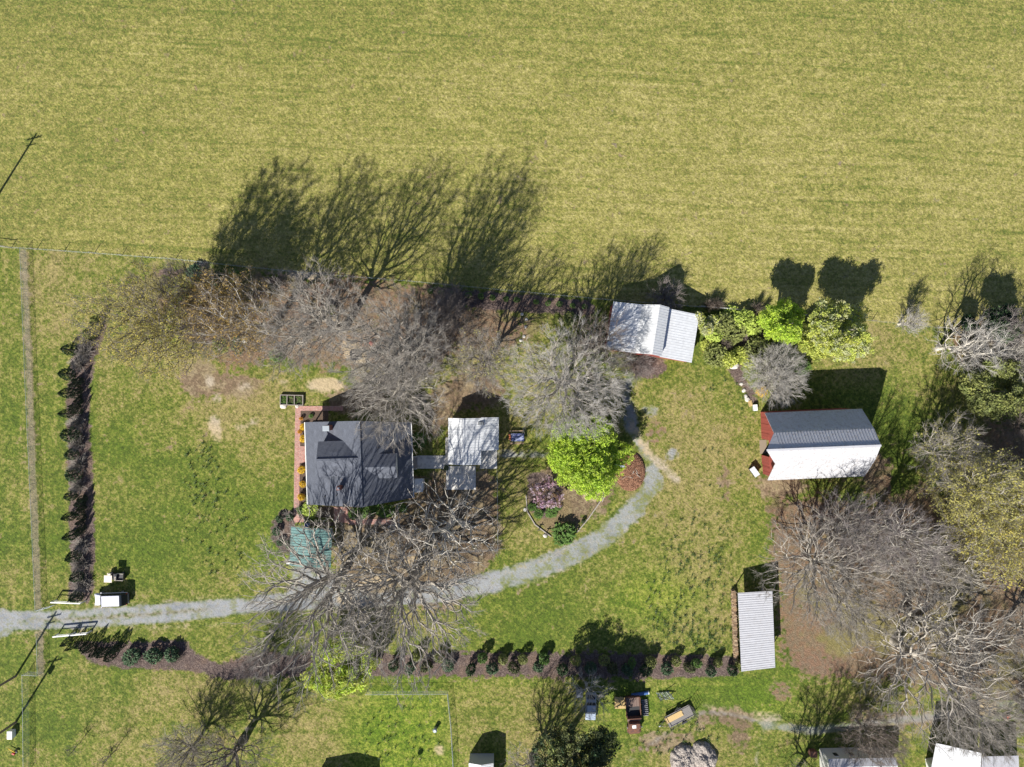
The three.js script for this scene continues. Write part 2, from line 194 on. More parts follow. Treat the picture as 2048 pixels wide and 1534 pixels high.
function sheet(name, pts, y, mat) {                  // a level sheet over a plan outline
  const sh = new THREE.Shape(pts.map(([x, z]) => new THREE.Vector2((x - 1024) * S, -(z - 767) * S))), g = new THREE.ShapeGeometry(sh);
  g.rotateX(-Math.PI / 2); g.translate(0, y, 0);
  const p = g.attributes.position, uv = g.attributes.uv; for (let i = 0; i < p.count; i++) uv.setXY(i, ...siteUV(p.getX(i), p.getZ(i)));
  return struct(name, g, mat);
}
function ribbonPts(pts, w) { const l = [], r = []; pts.forEach((p, i) => { const a = pts[Math.max(0, i - 1)], b = pts[Math.min(pts.length - 1, i + 1)], dx = b[0] - a[0], dy = b[1] - a[1], n = Math.hypot(dx, dy), ww = (Array.isArray(w) ? w[i] : w) / 2; l.push([p[0] - dy / n * ww, p[1] + dx / n * ww]); r.push([p[0] + dy / n * ww, p[1] - dx / n * ww]); }); return [...l, ...r.reverse()]; }
{
  const g = new THREE.PlaneGeometry(1600, 1600); g.rotateX(-Math.PI / 2); g.translate(0, -0.03, 0);
  const p = g.attributes.position, uv = g.attributes.uv; for (let i = 0; i < p.count; i++) uv.setXY(i, p.getX(i) / 8, p.getZ(i) / 8);
  const t = tile(NT, (x, y) => { const u = 0.5 + (wrapN(x, y, 16, NT, 71) - 0.5) * 0.7 + (wrapN(x, y, 64, NT, 72) - 0.5) * 0.6, c = C.lush.slice(); mixTo(c, C.grass, Math.min(1, u * 2)); mixTo(c, C.tan, Math.max(0, u * 2 - 1)); const v = 0.8 + 0.3 * hash2(x, y, 7); return c.map((a) => a * v); });
  struct('ground', g, std(0xffffff, 1, { map: t }));
}
const RX = X0 + XW, RY = Y0 + YW, fenceIn = [[X0, 473.6], ...FENCE.slice(1, -1), [RX, 692]];
sheet('pasture', [[X0, Y0], ...fenceIn, [RX, Y0]], 0, M_FIELD);
sheet('lawn', [...fenceIn, [RX, RY], [X0, RY]], 0, M_LAWN);
sheet('driveway', ribbonPts(DRIVE, DRIVE.map((_, i) => (i < 2 ? 52 : i < 5 ? 40 : 36))), 0.004, M_GRAVEL);
sheet('driveway', ribbonPts(DRIVE2, 28), 0.004, M_GRAVEL);
sheet('mulch_bed', WESTBED, 0.008, M_MULCH); sheet('mulch_bed', SWBED, 0.008, M_MULCH); sheet('hedge_strip', SBED, 0.008, M_MULCH); sheet('mulch_bed', ROUNDBED, 0.008, M_MULCH); sheet('garden_island', ISLAND, 0.008, M_MULCH);
sheet('dirt_yard', YARD, 0.004, M_MULCH); sheet('woodland_floor', WOODN, 0.004, M_MULCH); sheet('woodland_floor', WOODE, 0.004, M_MULCH); sheet('fence_strip', FSTRIP, 0.008, M_MULCH);
const M_SOIL = std(0xffffff, 1, { map: tile(256, (x, y) => { const v = 0.7 + 0.6 * hash2(x >> 1, y >> 1, 81) * (0.5 + wrapN(x, y, 16, 256, 82)); return [0.098 * v, 0.068 * v, 0.05 * v]; }), bumpMap: pebbleBump, bumpScale: 0.05 });
for (const pts of [[[600.5, 821.5], [657, 821.5], [657, 846], [616, 846], [616, 891.5], [599.5, 891.5]], [[599, 925.5], [613, 925.5], [611, 1013], [667, 1014], [667, 1034.5], [597, 1034.5]], [[622, 1044], [668, 1044], [668, 1052], [622, 1052]]]) { const m = sheet('flower_bed', pts, 0.012, M_SOIL), p = m.geometry.attributes.position, uv = m.geometry.attributes.uv; for (let i = 0; i < p.count; i++) uv.setXY(i, p.getX(i) / 3, p.getZ(i) / 3); }

// ---------------------------------------------------------------- building materials
const metalTile = (base, rust, seed) => tile(512, (x, y) => { const streak = wrapN(x, 0, 8, 512, seed) * 0.5 + wrapN(x, y, 64, 512, seed + 1) * 0.5, sp = wrapN(x, y, 8, 512, seed + 2), r = sst(0.62, 0.85, wrapN(x, y, 32, 512, seed + 3) * 0.6 + sp * 0.3 + wrapN(x, y, 4, 512, seed + 4) * 0.25) * rust; const v = 0.84 + 0.2 * streak + 0.08 * (sp - 0.5); return [base[0] * v * (1 - r) + 0.2 * r, base[1] * v * (1 - r) + 0.15 * r, base[2] * v * (1 - r) + 0.11 * r]; });
const M = {
  whiteMetal: std(0xffffff, 0.45, { map: metalTile([0.62, 0.64, 0.66], 0.12, 101) }),
  barnMetal: std(0xffffff, 0.42, { map: metalTile([0.47, 0.48, 0.51], 0.45, 111) }),
  shedMetal: std(0xffffff, 0.45, { map: metalTile([0.42, 0.43, 0.46], 0.18, 121) }),
  greenMetal: std(0xffffff, 0.5, { map: metalTile([0.125, 0.25, 0.24], 0.15, 131) }),
  plainWhite: std(new THREE.Color().setRGB(0.72, 0.72, 0.7), 0.6),
  cream: std(new THREE.Color().setRGB(0.66, 0.6, 0.5), 0.5),
  shingle: std(0xffffff, 0.9, {
    map: tile(512, (x, y) => { const row = Math.floor(y / 16), col = Math.floor((x + (row % 2) * 16) / 32), k = hash2(col & 15, row, 141), e = (y % 16) < 2 ? 0.72 : 1, v = (0.78 + 0.36 * k + 0.22 * (hash2(x, y, 142) - 0.5)) * e * (0.86 + 0.28 * wrapN(x, y, 128, 512, 143)); return [0.1 * v, 0.112 * v, 0.142 * v]; }),
    bumpMap: tile(512, (x, y) => (y % 16) / 16 * 0.7 + 0.3 * hash2(x >> 1, y >> 1, 144), false), bumpScale: 0.012,
  }),
  redWall: std(0xffffff, 0.85, { map: tile(256, (x, y) => { const p = hash2(x >> 5, 3, 151), v = 0.75 + 0.25 * p + 0.25 * (wrapN(x, y, 8, 256, 152) - 0.5), f = sst(0.66, 0.9, wrapN(x, y, 16, 256, 153)) * 0.5; return [0.30 * v + f * 0.1, 0.062 * v + f * 0.08, 0.045 * v + f * 0.06]; }) }),
  whiteWall: std(new THREE.Color().setRGB(0.66, 0.66, 0.64), 0.7), glass: std(new THREE.Color().setRGB(0.02, 0.025, 0.03), 0.08), dark: std(new THREE.Color().setRGB(0.02, 0.02, 0.022), 0.7),
  brick: std(new THREE.Color().setRGB(0.3, 0.11, 0.075), 0.9), chimBrick: std(new THREE.Color().setRGB(0.26, 0.1, 0.07), 0.9),
  concrete: std(0xffffff, 0.9, { map: tile(256, (x, y) => { const v = 0.52 + 0.12 * (wrapN(x, y, 32, 256, 161) - 0.5) + 0.08 * (hash2(x, y, 162) - 0.5) - 0.12 * sst(0.66, 0.8, wrapN(x, y, 16, 256, 163)); return [v, v * 0.98, v * 0.93]; }) }),
  timber: std(new THREE.Color().setRGB(0.33, 0.24, 0.15), 0.9), oldWood: std(new THREE.Color().setRGB(0.24, 0.19, 0.14), 0.95), newWood: std(new THREE.Color().setRGB(0.5, 0.36, 0.16), 0.8), greyWood: std(new THREE.Color().setRGB(0.3, 0.27, 0.24), 0.95),
  tan: std(new THREE.Color().setRGB(0.42, 0.33, 0.22), 0.9), steel: std(new THREE.Color().setRGB(0.42, 0.44, 0.46), 0.4, { metalness: 0.3 }), galv: std(new THREE.Color().setRGB(0.36, 0.4, 0.43), 0.45, { metalness: 0.4 }), black: std(new THREE.Color().setRGB(0.03, 0.03, 0.033), 0.6), rubber: std(new THREE.Color().setRGB(0.025, 0.025, 0.026), 0.9),
};
function uvXZ(g, s = 1) { const p = g.attributes.position, uv = new Float32Array(p.count * 2); for (let i = 0; i < p.count; i++) { uv[i * 2] = p.getX(i) * s; uv[i * 2 + 1] = p.getZ(i) * s; } g.setAttribute('uv', new THREE.BufferAttribute(uv, 2)); return g; }
// a slab between two eave lines: a, b = lower/upper corner at one end, c, d at the other; uv in metres
function slab(a0, b0, a1, b1, th, uvS = 0.25) {
  const n = b0.clone().sub(a0).cross(a1.clone().sub(a0)).normalize(); if (n.y < 0) n.negate();
  const top = [a0, b0, b1, a1], bot = top.map((p) => p.clone().addScaledVector(n, -th)), pos = [], uv = [];
  const lenU = a1.distanceTo(a0), lenV = b0.distanceTo(a0), T = [[0, 0], [0, lenV], [lenU, lenV], [lenU, 0]];
  const quad = (q, t) => { for (const i of [0, 1, 2, 0, 2, 3]) { pos.push(q[i].x, q[i].y, q[i].z); uv.push(t[i][0] * uvS, t[i][1] * uvS); } };
  quad(top, T); quad([...bot].reverse(), [...T].reverse());
  for (let i = 0; i < 4; i++) { const j = (i + 1) % 4; quad([top[i], bot[i], bot[j], top[j]], [T[i], T[i], T[j], T[j]]); }
  const g = new THREE.BufferGeometry(); g.setAttribute('position', new THREE.Float32BufferAttribute(pos, 3)); g.setAttribute('uv', new THREE.Float32BufferAttribute(uv, 2)); g.computeVertexNormals(); return g;
}
// ribs that run from eave to ridge on a slab
function ribs(a0, b0, a1, b1, pitch, r) { const L = a0.distanceTo(a1), n = Math.floor(L / pitch), l = []; for (let i = 0; i <= n; i++) { const t = (i + 0.5) / (n + 1); l.push(beam(a0.clone().lerp(a1, t).add(V(0, r * 0.4, 0)), b0.clone().lerp(b1, t).add(V(0, r * 0.4, 0)), r * 1.4, r)); } return merge(l); }
// a building from a section: profile [[u, h], ...] across, ends v0..v1 along; wall section for the end walls
function sectionBuilding(t, prof, v0, v1, roofMat, o = {}) {
  const th = o.th ?? 0.06;
  for (let i = 0; i < prof.length - 1; i++) {
    const [p, q] = [prof[i], prof[i + 1]]; if (Math.abs(p[0] - q[0]) < 0.05) continue;
    const [a, b] = p[1] <= q[1] ? [p, q] : [q, p]; const w0 = o.ends?.[i]?.[0] ?? v0, w1 = o.ends?.[i]?.[1] ?? v1;
    const a0 = V(a[0], a[1], o.eave0 ?? w0), b0 = V(b[0], b[1], w0), a1 = V(a[0], a[1], w1), b1 = V(b[0], b[1], w1);
    if (o.skew) { a0.z = o.skew[i][0]; b0.z = o.skew[i][1]; }
    const s = mesh('roof_slope', slab(a0, b0, a1, b1, th), o.mats?.[i] ?? roofMat, t);
    if (o.rib) { const rb = mesh('roof_ribs', ribs(a0, b0, a1, b1, o.rib, o.ribR ?? 0.035), o.mats?.[i] ?? roofMat, s); rb.userData.kind = 'stuff'; }
  }
  if (o.wall) {
    const ws = o.wallProf ?? prof.map(([u, h]) => [u, h - th - 0.02]), i0 = (o.inset ?? 0.3), w0 = v0 + (o.inset0 ?? i0), w1 = v1 - (o.inset1 ?? i0);
    const first = ws[0], last = ws[ws.length - 1];
    const sh = new THREE.Shape([new THREE.Vector2(first[0], 0), ...ws.map(([u, h]) => new THREE.Vector2(u, h)), new THREE.Vector2(last[0], 0)]);
    for (const [w, k] of [[w0, 0], [w1 - 0.15, 1]]) { const g = new THREE.ExtrudeGeometry(sh, { depth: 0.15, bevelEnabled: false }); g.translate(0, 0, w); mesh(k ? 'back_wall' : 'end_wall', g, o.wall, t); }
    for (const e of [first, last]) { if (o.open && e === o.open) continue; mesh('side_wall', box(0.15, e[1], w1 - w0 - 0.31, e[0] + (e === first ? 0.078 : -0.078), e[1] / 2, (w0 + w1) / 2), o.wall, t); }
  }
}
const U = S;                                         // plan unit in metres
const frame = (name, label, cat, cx, cy, deg) => thing(name, label, cat, P(cx, cy), -deg * Math.PI / 180);

// ---- red gambrel barn: ridge runs along local x; section axis is local z
{
  const t = frame('gambrel_barn', 'large red barn with a grey and white metal gambrel roof on the right', 'barn', 1024 + 573, 767 + 115.5, -2.35);
  // local: x along ridge, z across. sectionBuilding has u = x, v = z, so nest a turned group
  const L0 = -92 * U, L1 = 92 * U, z = (v) => v * U, hr = 10.8, hk = 9.1, he = 5.8;
  const line4 = [[-64, he], [-29, hk], [0, hr], [28, hk], [64, he]].map(([v, h]) => [z(v), h]);
  const front = [L0, L0, L0 - 1.8, L0, L0];
  const mats = [M.barnMetal, M.barnMetal, M.barnMetal, M.barnMetal];
  for (let i = 0; i < 4; i++) {
    const low = line4[i][1] < line4[i + 1][1] ? i : i + 1, up = low === i ? i + 1 : i, pt = (k, x) => V(x, line4[k][1], line4[k][0]);
    const a0 = pt(low, front[low]), b0 = pt(up, front[up]), a1 = pt(low, L1), b1 = pt(up, L1);
    const s = mesh('roof_slope', slab(a0, b0, a1, b1, 0.07), mats[i], t);
    mesh('roof_ribs', ribs(pt(low, L0), pt(up, L0), a1, b1, 0.46, 0.045), mats[i], s).userData.kind = 'stuff';
  }
  mesh('ridge_cap', beam(V(L0 - 1.8, hr + 0.05, 0), V(L1, hr + 0.05, 0), 0.3, 0.05), M.barnMetal, t);
  const wf = L0 + 1.45, sh = new THREE.Shape([[-62, 0], [-62, he - 0.1], [-28.5, hk - 0.2], [0, hr - 0.2], [27.5, hk - 0.2], [62, he - 0.1], [62, 0], [24, 0], [24, 3.2], [-8, 3.2], [-8, 0]].map(([v, h]) => new THREE.Vector2(v * U, h)));
  const sb = new THREE.Shape([[-62, 0], [-62, he - 0.1], [-28.5, hk - 0.2], [0, hr - 0.2], [27.5, hk - 0.2], [62, he - 0.1], [62, 0]].map(([v, h]) => new THREE.Vector2(v * U, h)));
  const end = (s, x) => { const g = new THREE.ExtrudeGeometry(s, { depth: 0.15, bevelEnabled: false }); g.rotateY(-Math.PI / 2); g.translate(x + 0.15, 0, 0); return g; };
  mesh('front_wall', end(sh, wf), M.redWall, t); mesh('back_wall', end(sb, L1 - 0.4), M.redWall, t);
  for (const k of [-1, 1]) mesh('side_wall', box(L1 - 0.42 - wf - 0.2, he - 0.15, 0.15, (wf + L1 - 0.2) / 2, (he - 0.15) / 2, k * 61.9 * U), M.redWall, t);
  for (const v of [-50, -38, -20, 34, 46, 56]) mesh('wall_board', box(0.03, 3.4, 0.1, wf - 0.016, 1.75, v * U), M.redWall, t);
  mesh('sliding_door', box(0.08, 3.3, 1.4, wf - 0.09, 1.7, 33 * U), M.redWall, t);
  mesh('barn_floor', box(1.1, 0.05, 2.2, wf + 0.2, 0.03, 8 * U), M.oldWood, t);
  mesh('door_track', box(0.08, 0.12, 5.2, wf - 0.06, 3.4, 14 * U), M.redWall, t);
}
// ---- upper barn with lean-tos
{
  const t = frame('white_roof_barn', 'barn with a raised white metal roof and two lean-tos beside the pasture fence', 'barn', 1024 + 190, 767 - 114, 9);
  const o = (v) => v * U, uoff = 0;
  const u0 = o(0), prof = [[0, 3.05], [52, 4.66], [80, 7.4], [101, 6.2], [101.01, 4.9], [168, 3.28]].map(([u, h]) => [(u - 0) * U + uoff, h]);
  sectionBuilding(t, prof, -46 * U, 48 * U, M.whiteMetal, { rib: 0.4, ribR: 0.035 });
  mesh('clerestory_wall', box(0.12, 1.3, 92 * U, 100 * U, 5.5, 1 * U), M.redWall, t);
  const sh = new THREE.Shape([[2, 0], [2, 2.9], [52, 4.5], [80, 7.2], [100, 6.1], [100, 4.8], [166, 3.2], [166, 0]].map(([u, h]) => new THREE.Vector2(u * U, h)));
  for (const z of [-43, 44]) { const g = new THREE.ExtrudeGeometry(sh, { depth: 0.14, bevelEnabled: false }); g.translate(0, 0, z * U); mesh('end_wall', g, M.redWall, t); }
  for (const [u, h] of [[1.2, 2.8], [166, 3.1]]) mesh('side_wall', box(0.12, h, 84 * U, u * U, h / 2, 1.2 * U), M.redWall, t);
  mesh('barn_door', box(2.6, 2.8, 0.08, 78 * U, 1.42, 46.6 * U), M.redWall, t);
}
// ---- farmhouse
{
  const t = frame('farmhouse', 'grey shingled farmhouse with crossing gables in the middle of the yard', 'house', 1024 - 399, 767 + 155, -1.9);
  const u = (v) => v * U, he = 3.2, hr = 8.2, R = 118, E = 207, y0 = -80, y1 = 80;
  const sl = (name, a0, b0, a1, b1, th = 0.1) => mesh(name, slab(a0, b0, a1, b1, th, 0.5), M.shingle, t);
  const q = (x, h, y) => V(u(x), h, u(y));
  sl('roof_slope', q(0, he, y0), q(R, hr, y0 - 2), q(0, he, y1), q(R, hr, y1 - 2));
  sl('roof_slope', q(E, 4.0, y0 + 7), q(R, hr, y0 - 2), q(E, 4.0, y1 - 8), q(R, hr, y1 - 2));
  mesh('ridge_cap', beam(q(R, hr + 0.04, y0 - 2), q(R, hr + 0.04, y1 - 2), 0.4, 0.06), M.shingle, t);
  // west gable: ridge at y = -9, from x = 18 to the main ridge
  const gy = -12, hd = 8.15, hde = 6.75, wx = 37;
  const gN = (y) => [q(wx, hde, y), q(wx, hd, gy)];
  sl('gable_slope', q(wx, hde, gy - 33), q(wx, hd, gy), q(86, hde, gy - 33), q(R, hd, gy), 0.09);
  sl('gable_slope', q(wx, hde, gy + 33), q(wx, hd, gy), q(86, hde, gy + 33), q(R, hd, gy), 0.09);
  mesh('gable_ridge', beam(q(wx, hd + 0.04, gy), q(R, hd + 0.04, gy), 0.3, 0.05), M.shingle, t);
  const gs = new THREE.Shape([[-30, 3.4], [-30, 6.68], [0, 7.98], [30, 6.68], [30, 3.4]].map(([a, b]) => new THREE.Vector2(u(a), b)));
  const gg = new THREE.ExtrudeGeometry(gs, { depth: 0.15, bevelEnabled: false }); gg.rotateY(-Math.PI / 2); gg.translate(u(wx + 5), 0, u(gy)); mesh('gable_wall', gg, M.whiteWall, t);
  for (const s of [-1, 1]) mesh('gable_side_wall', box(u(42), 2.4, 0.12, u(wx + 28), 5.4, u(gy + s * 29.5)), M.whiteWall, t);
  for (const s of [-12, 12]) { const w = mesh('window', box(0.06, 1.3, 0.9, u(wx + 3), 5.2, u(gy + s)), M.plainWhite, t); mesh('pane', box(0.03, 1.1, 0.7, u(wx + 3) - 0.035, 5.2, u(gy + s)), M.glass, w); }
  // east dormer
  const ey = 5, hx = 7.9, hxe = 6.7, ex = 183;
  sl('dormer_slope', q(ex, hxe, ey - 23), q(ex, hx, ey), q(136, hxe, ey - 23), q(R + 2, hx, ey), 0.08);
  sl('dormer_slope', q(ex, hxe, ey + 23), q(ex, hx, ey), q(136, hxe, ey + 23), q(R + 2, hx, ey), 0.08);
  const ds = new THREE.Shape([[-21, 4.6], [-21, 6.75], [0, 7.8], [21, 6.75], [21, 4.6]].map(([a, b]) => new THREE.Vector2(u(a), b)));
  const dg = new THREE.ExtrudeGeometry(ds, { depth: 0.14, bevelEnabled: false }); dg.rotateY(-Math.PI / 2); dg.translate(u(ex - 2), 0, u(ey)); mesh('dormer_wall', dg, M.whiteWall, t);
  for (const s of [-1, 1]) mesh('dormer_side_wall', box(u(40), 1.8, 0.12, u(ex - 24), 5.7, u(ey + s * 20.2)), M.whiteWall, t);
  // walls, porch, chimney
  const ws = new THREE.Shape([[24, 0], [24, 4.0], [R, hr - 0.25], [200, 4.1], [200, 0]].map(([a, b]) => new THREE.Vector2(u(a), b)));
  for (const y of [-72, 66]) { const g = new THREE.ExtrudeGeometry(ws, { depth: 0.15, bevelEnabled: false }); g.translate(0, 0, u(y)); mesh('end_wall', g, M.whiteWall, t); }
  for (const [x, h] of [[24.5, 3.9], [199.4, 4.0]]) mesh('side_wall', box(0.15, h, u(134), u(x), h / 2, u(-2)), M.whiteWall, t);
  mesh('porch_floor', box(u(22), 0.4, u(150), u(13), 0.2, u(-2)), M.greyWood, t);
  for (const y of [-72, -44, -16, 12, 40, 68]) mesh('porch_post', box(0.16, 2.9, 0.16, u(4), 1.65, u(y)), M.plainWhite, t);
  mesh('front_door', box(0.08, 2.1, 1.0, u(23), 1.45, u(-6)), M.redWall, t);
  const ch = mesh('chimney', box(0.9, 3.6, 0.75, u(56), 6.0, u(-70)), M.chimBrick, t); mesh('chimney_cap', rbox(1.0, 0.1, 0.8, 0.03, u(56), 7.86, u(-70)), M.galv, ch);
  const c2 = mesh('chimney', box(0.55, 1.5, 0.55, u(76), 7.2, u(42)), M.chimBrick, t); mesh('chimney_cap', box(0.32, 0.1, 0.32, u(76), 8.0, u(42)), M.steel, c2);
  for (const [x, y] of [[66, 58], [40, 62], [150, -30], [168, 50]]) mesh('roof_vent', cyl(0.07, 0.09, 0.5, u(x), x < R ? he + (hr - he) * x / R + 0.15 : hr - 4.2 * (x - R) / 89 + 0.15, u(y), 8), M.dark, t);
  mesh('gutter', beam(q(-1, he - 0.05, y0), q(-1, he - 0.05, y1), 0.12, 0.1), M.plainWhite, t); mesh('gutter', beam(q(E + 0.5, 3.95, y0 + 7), q(E + 0.5, 3.95, y1 - 8), 0.12, 0.1), M.plainWhite, t);
  for (const x of [60, 82]) mesh('side_porch_post', box(0.14, 2.6, 0.14, u(x), 1.3, u(82)), M.plainWhite, t);
  mesh('side_porch_roof', slab(q(56, 2.6, 84), q(56, 3.4, 68), q(86, 2.6, 84), q(86, 3.4, 68), 0.08, 0.5), M.shingle, t);
}
// ---- cottage with the white metal roof
{
  const t = frame('cottage', 'small cottage with a white metal roof between the farmhouse and the lime green tree', 'cottage', 1024 - 93, 767 + 68, 0);
  const u = (v) => v * U;
  const part2 = (x0, h0, x1, h1, z0, z1) => { const [a, b] = h0 < h1 ? [[x0, h0], [x1, h1]] : [[x1, h1], [x0, h0]]; const A0 = V(u(a[0]), a[1], u(z0)), B0 = V(u(b[0]), b[1], u(z0)), A1 = V(u(a[0]), a[1], u(z1)), B1 = V(u(b[0]), b[1], u(z1)); const s = mesh('roof_slope', slab(A0, B0, A1, B1, 0.07), M.whiteMetal, t); mesh('roof_ribs', ribs(A0, B0, A1, B1, 0.42, 0.03), M.whiteMetal, s).userData.kind = 'stuff'; };
  part2(-31, 3.1, 0, 4.4, -1, 89); part2(0, 4.4, 33, 3.5, -1, 89); part2(33, 3.5, 67, 2.6, -2, 62);
  mesh('ridge_cap', beam(V(0, 4.44, u(-1)), V(0, 4.44, u(89)), 0.3, 0.05), M.whiteMetal, t);
  const ws = new THREE.Shape([[-28, 0], [-28, 2.9], [0, 4.2], [32, 3.3], [32, 0]].map(([a, b]) => new THREE.Vector2(u(a), b)));
  for (const z of [3, 83]) { const g = new THREE.ExtrudeGeometry(ws, { depth: 0.14, bevelEnabled: false }); g.translate(0, 0, u(z)); mesh('end_wall', g, M.whiteWall, t); }
  mesh('side_wall', box(0.14, 2.9, u(78), u(-27.8), 1.45, u(44)), M.whiteWall, t); mesh('side_wall', box(0.14, 3.2, u(78), u(31.6), 1.6, u(44)), M.whiteWall, t);
  mesh('lean_to_wall', box(0.14, 2.5, u(57), u(64.6), 1.25, u(30)), M.whiteWall, t); for (const z of [1.5, 59]) mesh('lean_to_wall', box(u(32), 2.5, 0.14, u(48.6), 1.25, u(z)), M.whiteWall, t);
  const vt = mesh('roof_vent', box(0.8, 0.22, 0.44, u(33), 3.62, u(9)), M.dark, t); for (const k of [-1, 0, 1]) mesh('vent_slat', box(0.08, 0.05, 0.4, u(33) + k * 0.22, 3.76, u(9)), M.galv, vt);
  const wn = mesh('window', box(0.06, 1.1, 0.9, u(-28.9), 1.6, u(30)), M.plainWhite, t); mesh('pane', box(0.03, 0.9, 0.7, u(-28.9) - 0.04, 1.6, u(30)), M.glass, wn);
}
struct('patio', uvXZ(box(59 * U, 0.12, 47 * U, 0, 0, 0), 0.2).translate(...P(1024 - 102, 767 + 188.5 - 0, 0.06).toArray()), M.concrete);
struct('patio', uvXZ(box(34 * U, 0.12, 38 * U), 0.2).translate(...P(977, 918, 0.06).toArray()), M.concrete);
struct('walkway', uvXZ(box(62 * U, 0.1, 26 * U), 0.2).translate(...P(866, 924, 0.05).toArray()), M.concrete);
struct('walkway', uvXZ(box(6 * U, 0.1, 36 * U), 0.2).translate(...P(894, 893, 0.05).toArray()), M.concrete);
{
  const t = thing('access_ramp', 'grey ramp with white railings from the farmhouse to the walkway', 'ramp', P(829, 924));
  mesh('deck', box(12 * U, 0.3, 24 * U, 0, 0.25, 0), M.greyWood, t);
  for (const z of [-12, 12]) { mesh('railing', box(12 * U, 0.08, 0.08, 0, 1.2, z * U), M.plainWhite, t); for (const x of [-5.4, 5.4]) mesh('post', box(0.09, 1.0, 0.09, x * U, 0.66, z * U), M.plainWhite, t); }
}
{
  const t = thing('pump_house', 'tiny white metal roof of the shelter against the farmhouse back wall', 'shelter', P(838, 967), 0);
  sectionBuilding(t, [[-12, 2.0], [-4, 2.5], [11, 1.9]].map(([a, b]) => [a * U, b]), -13 * U, 13 * U, M.whiteMetal, { rib: 0.4, wall: M.whiteWall, ribR: 0.025, inset: 0.2 });
}
// ---- green carport
{
  const t = frame('carport', 'open carport with a weathered green metal roof at the end of the gravel parking', 'carport', 1024 - 394 + 0, 767 + 320, 2.5);
  const prof = [[-40, 2.3], [0, 3.1], [41, 2.3]].map(([a, b]) => [a * U, b]);
  sectionBuilding(t, prof, -38 * U, 38 * U, M.greenMetal, { rib: 0.42, ribR: 0.06, th: 0.05 });
  for (const x of [-38, 38]) for (const z of [-34, 0, 34]) mesh('post', box(0.12, 2.25, 0.12, x * U, 1.12, z * U), M.timber, t);
  for (const x of [-38, 38]) mesh('header_beam', box(0.12, 0.2, 74 * U, x * U, 2.14, 0), M.timber, t);
}
// ---- woodshed on the right
{
  const t = frame('woodshed', 'long open shed with a pale ribbed metal roof and firewood along its left side', 'shed', 1470, 1262 - 10, -2.2);
  const A = (x, h, z) => V(x * U, h, z * U);
  const a0 = A(-4, 3.0, -78), b0 = A(60, 3.7, -82), a1 = A(-3, 3.0, 75), b1 = A(60, 3.7, 66);
  const s = mesh('roof_slope', slab(a0, b0, a1, b1, 0.05), M.shedMetal, t); mesh('roof_ribs', ribs(a0, b0, a1, b1, 0.36, 0.05), M.shedMetal, s).userData.kind = 'stuff';
  for (const z of [-74, -28, 18, 64]) for (const [x, h] of [[-1, 2.95], [57, 3.55]]) mesh('post', cyl(0.09, 0.1, h, x * U, h / 2, z * U, 8), M.oldWood, t);
  for (const [x, h] of [[-1, 2.88], [57, 3.46]]) mesh('beam', box(0.1, 0.2, 140 * U, x * U, h, -6 * U), M.oldWood, t);
  mesh('back_wall', box(0.06, 2.8, 138 * U, 55 * U, 1.4, -6 * U), M.greyWood, t);
}
// ---- buildings along the lower edge
{
  const t = thing('garden_shed', 'white gabled garden shed at the bottom edge with its grey end wall showing', 'shed', P(964, 1505));
  sectionBuilding(t, [[-24, 3.04], [0, 3.6], [24, 3.04]].map(([a, b]) => [a * U, b]), 0, 62 * U, M.whiteMetal, { rib: 0.3, ribR: 0.03, wall: std(new THREE.Color().setRGB(0.4, 0.43, 0.46), 0.7), inset: 0.12 });
  const t2 = thing('neighbour_house', 'gabled house below the frame whose shadow lies on the bottom lawn', 'house', P(680, 1557));
  sectionBuilding(t2, [[-54, 3.3], [0, 4.2], [54, 3.3]].map(([a, b]) => [a * U, b]), 0, 120 * U, M.shingle, { wall: M.whiteWall });
  const t3 = thing('mobile_home', 'long white mobile home with a pale roof at the bottom edge', 'mobile home', P(1024, 767).add(G(1726, 1528, 3.6).sub(P(1024, 767)).setY(0)), 0.02);
  const L = 66 * U;
  const w1 = V(-L, 3.3, -0.75), w2 = V(L, 3.3, -0.75), r1 = V(-L, 3.75, 0.3), r2 = V(L, 3.75, 0.3), e1 = V(-L, 3.3, 3.4), e2 = V(L, 3.3, 3.4);
  mesh('roof_slope', slab(w1, r1, w2, r2, 0.06), M.shedMetal, t3); mesh('roof_slope', slab(e1, r1, e2, r2, 0.06), M.whiteMetal, t3);
  mesh('wall', box(L * 2 - 0.3, 3.2, 3.9, 0, 1.62, 1.3), M.whiteWall, t3);
  for (const x of [-3.5, -1, 2, 4]) { const w = mesh('window', box(0.8, 1.0, 0.06, x, 2, -0.68), M.plainWhite, t3); mesh('pane', box(0.66, 0.86, 0.03, x, 2, -0.72), M.glass, w); }
  const t4 = thing('white_roof_house', 'house with a bright white roof and bluish lower wing in the bottom right corner', 'house', P(1930, 1506), 0);
  const k = (px, py, h) => G(px, py, h).sub(P(1930, 1506));
  mesh('roof_slope', slab(k(1872, 1486, 4.4), k(1850, 1600, 4.0), k(1963, 1506, 5.2), k(1955, 1620, 4.8), 0.08), M.whiteMetal, t4);
  const s2 = mesh('wing_roof', slab(k(1964, 1513, 3.6), k(1960, 1600, 3.9), k(2037, 1511, 3.6), k(2040, 1600, 3.9), 0.07), M.shedMetal, t4);
  mesh('roof_ribs', ribs(k(1964, 1513, 3.6), k(1960, 1600, 3.9), k(2037, 1511, 3.6), k(2040, 1600, 3.9), 0.4, 0.03), M.shedMetal, s2).userData.kind = 'stuff';
  mesh('wall', box(5.6, 4.0, 6, -3.2, 2.0, 3.4, 0.15), M.whiteWall, t4); mesh('wing_wall', box(5, 3.4, 5, 3.2, 1.72, 4.2), M.whiteWall, t4);
}

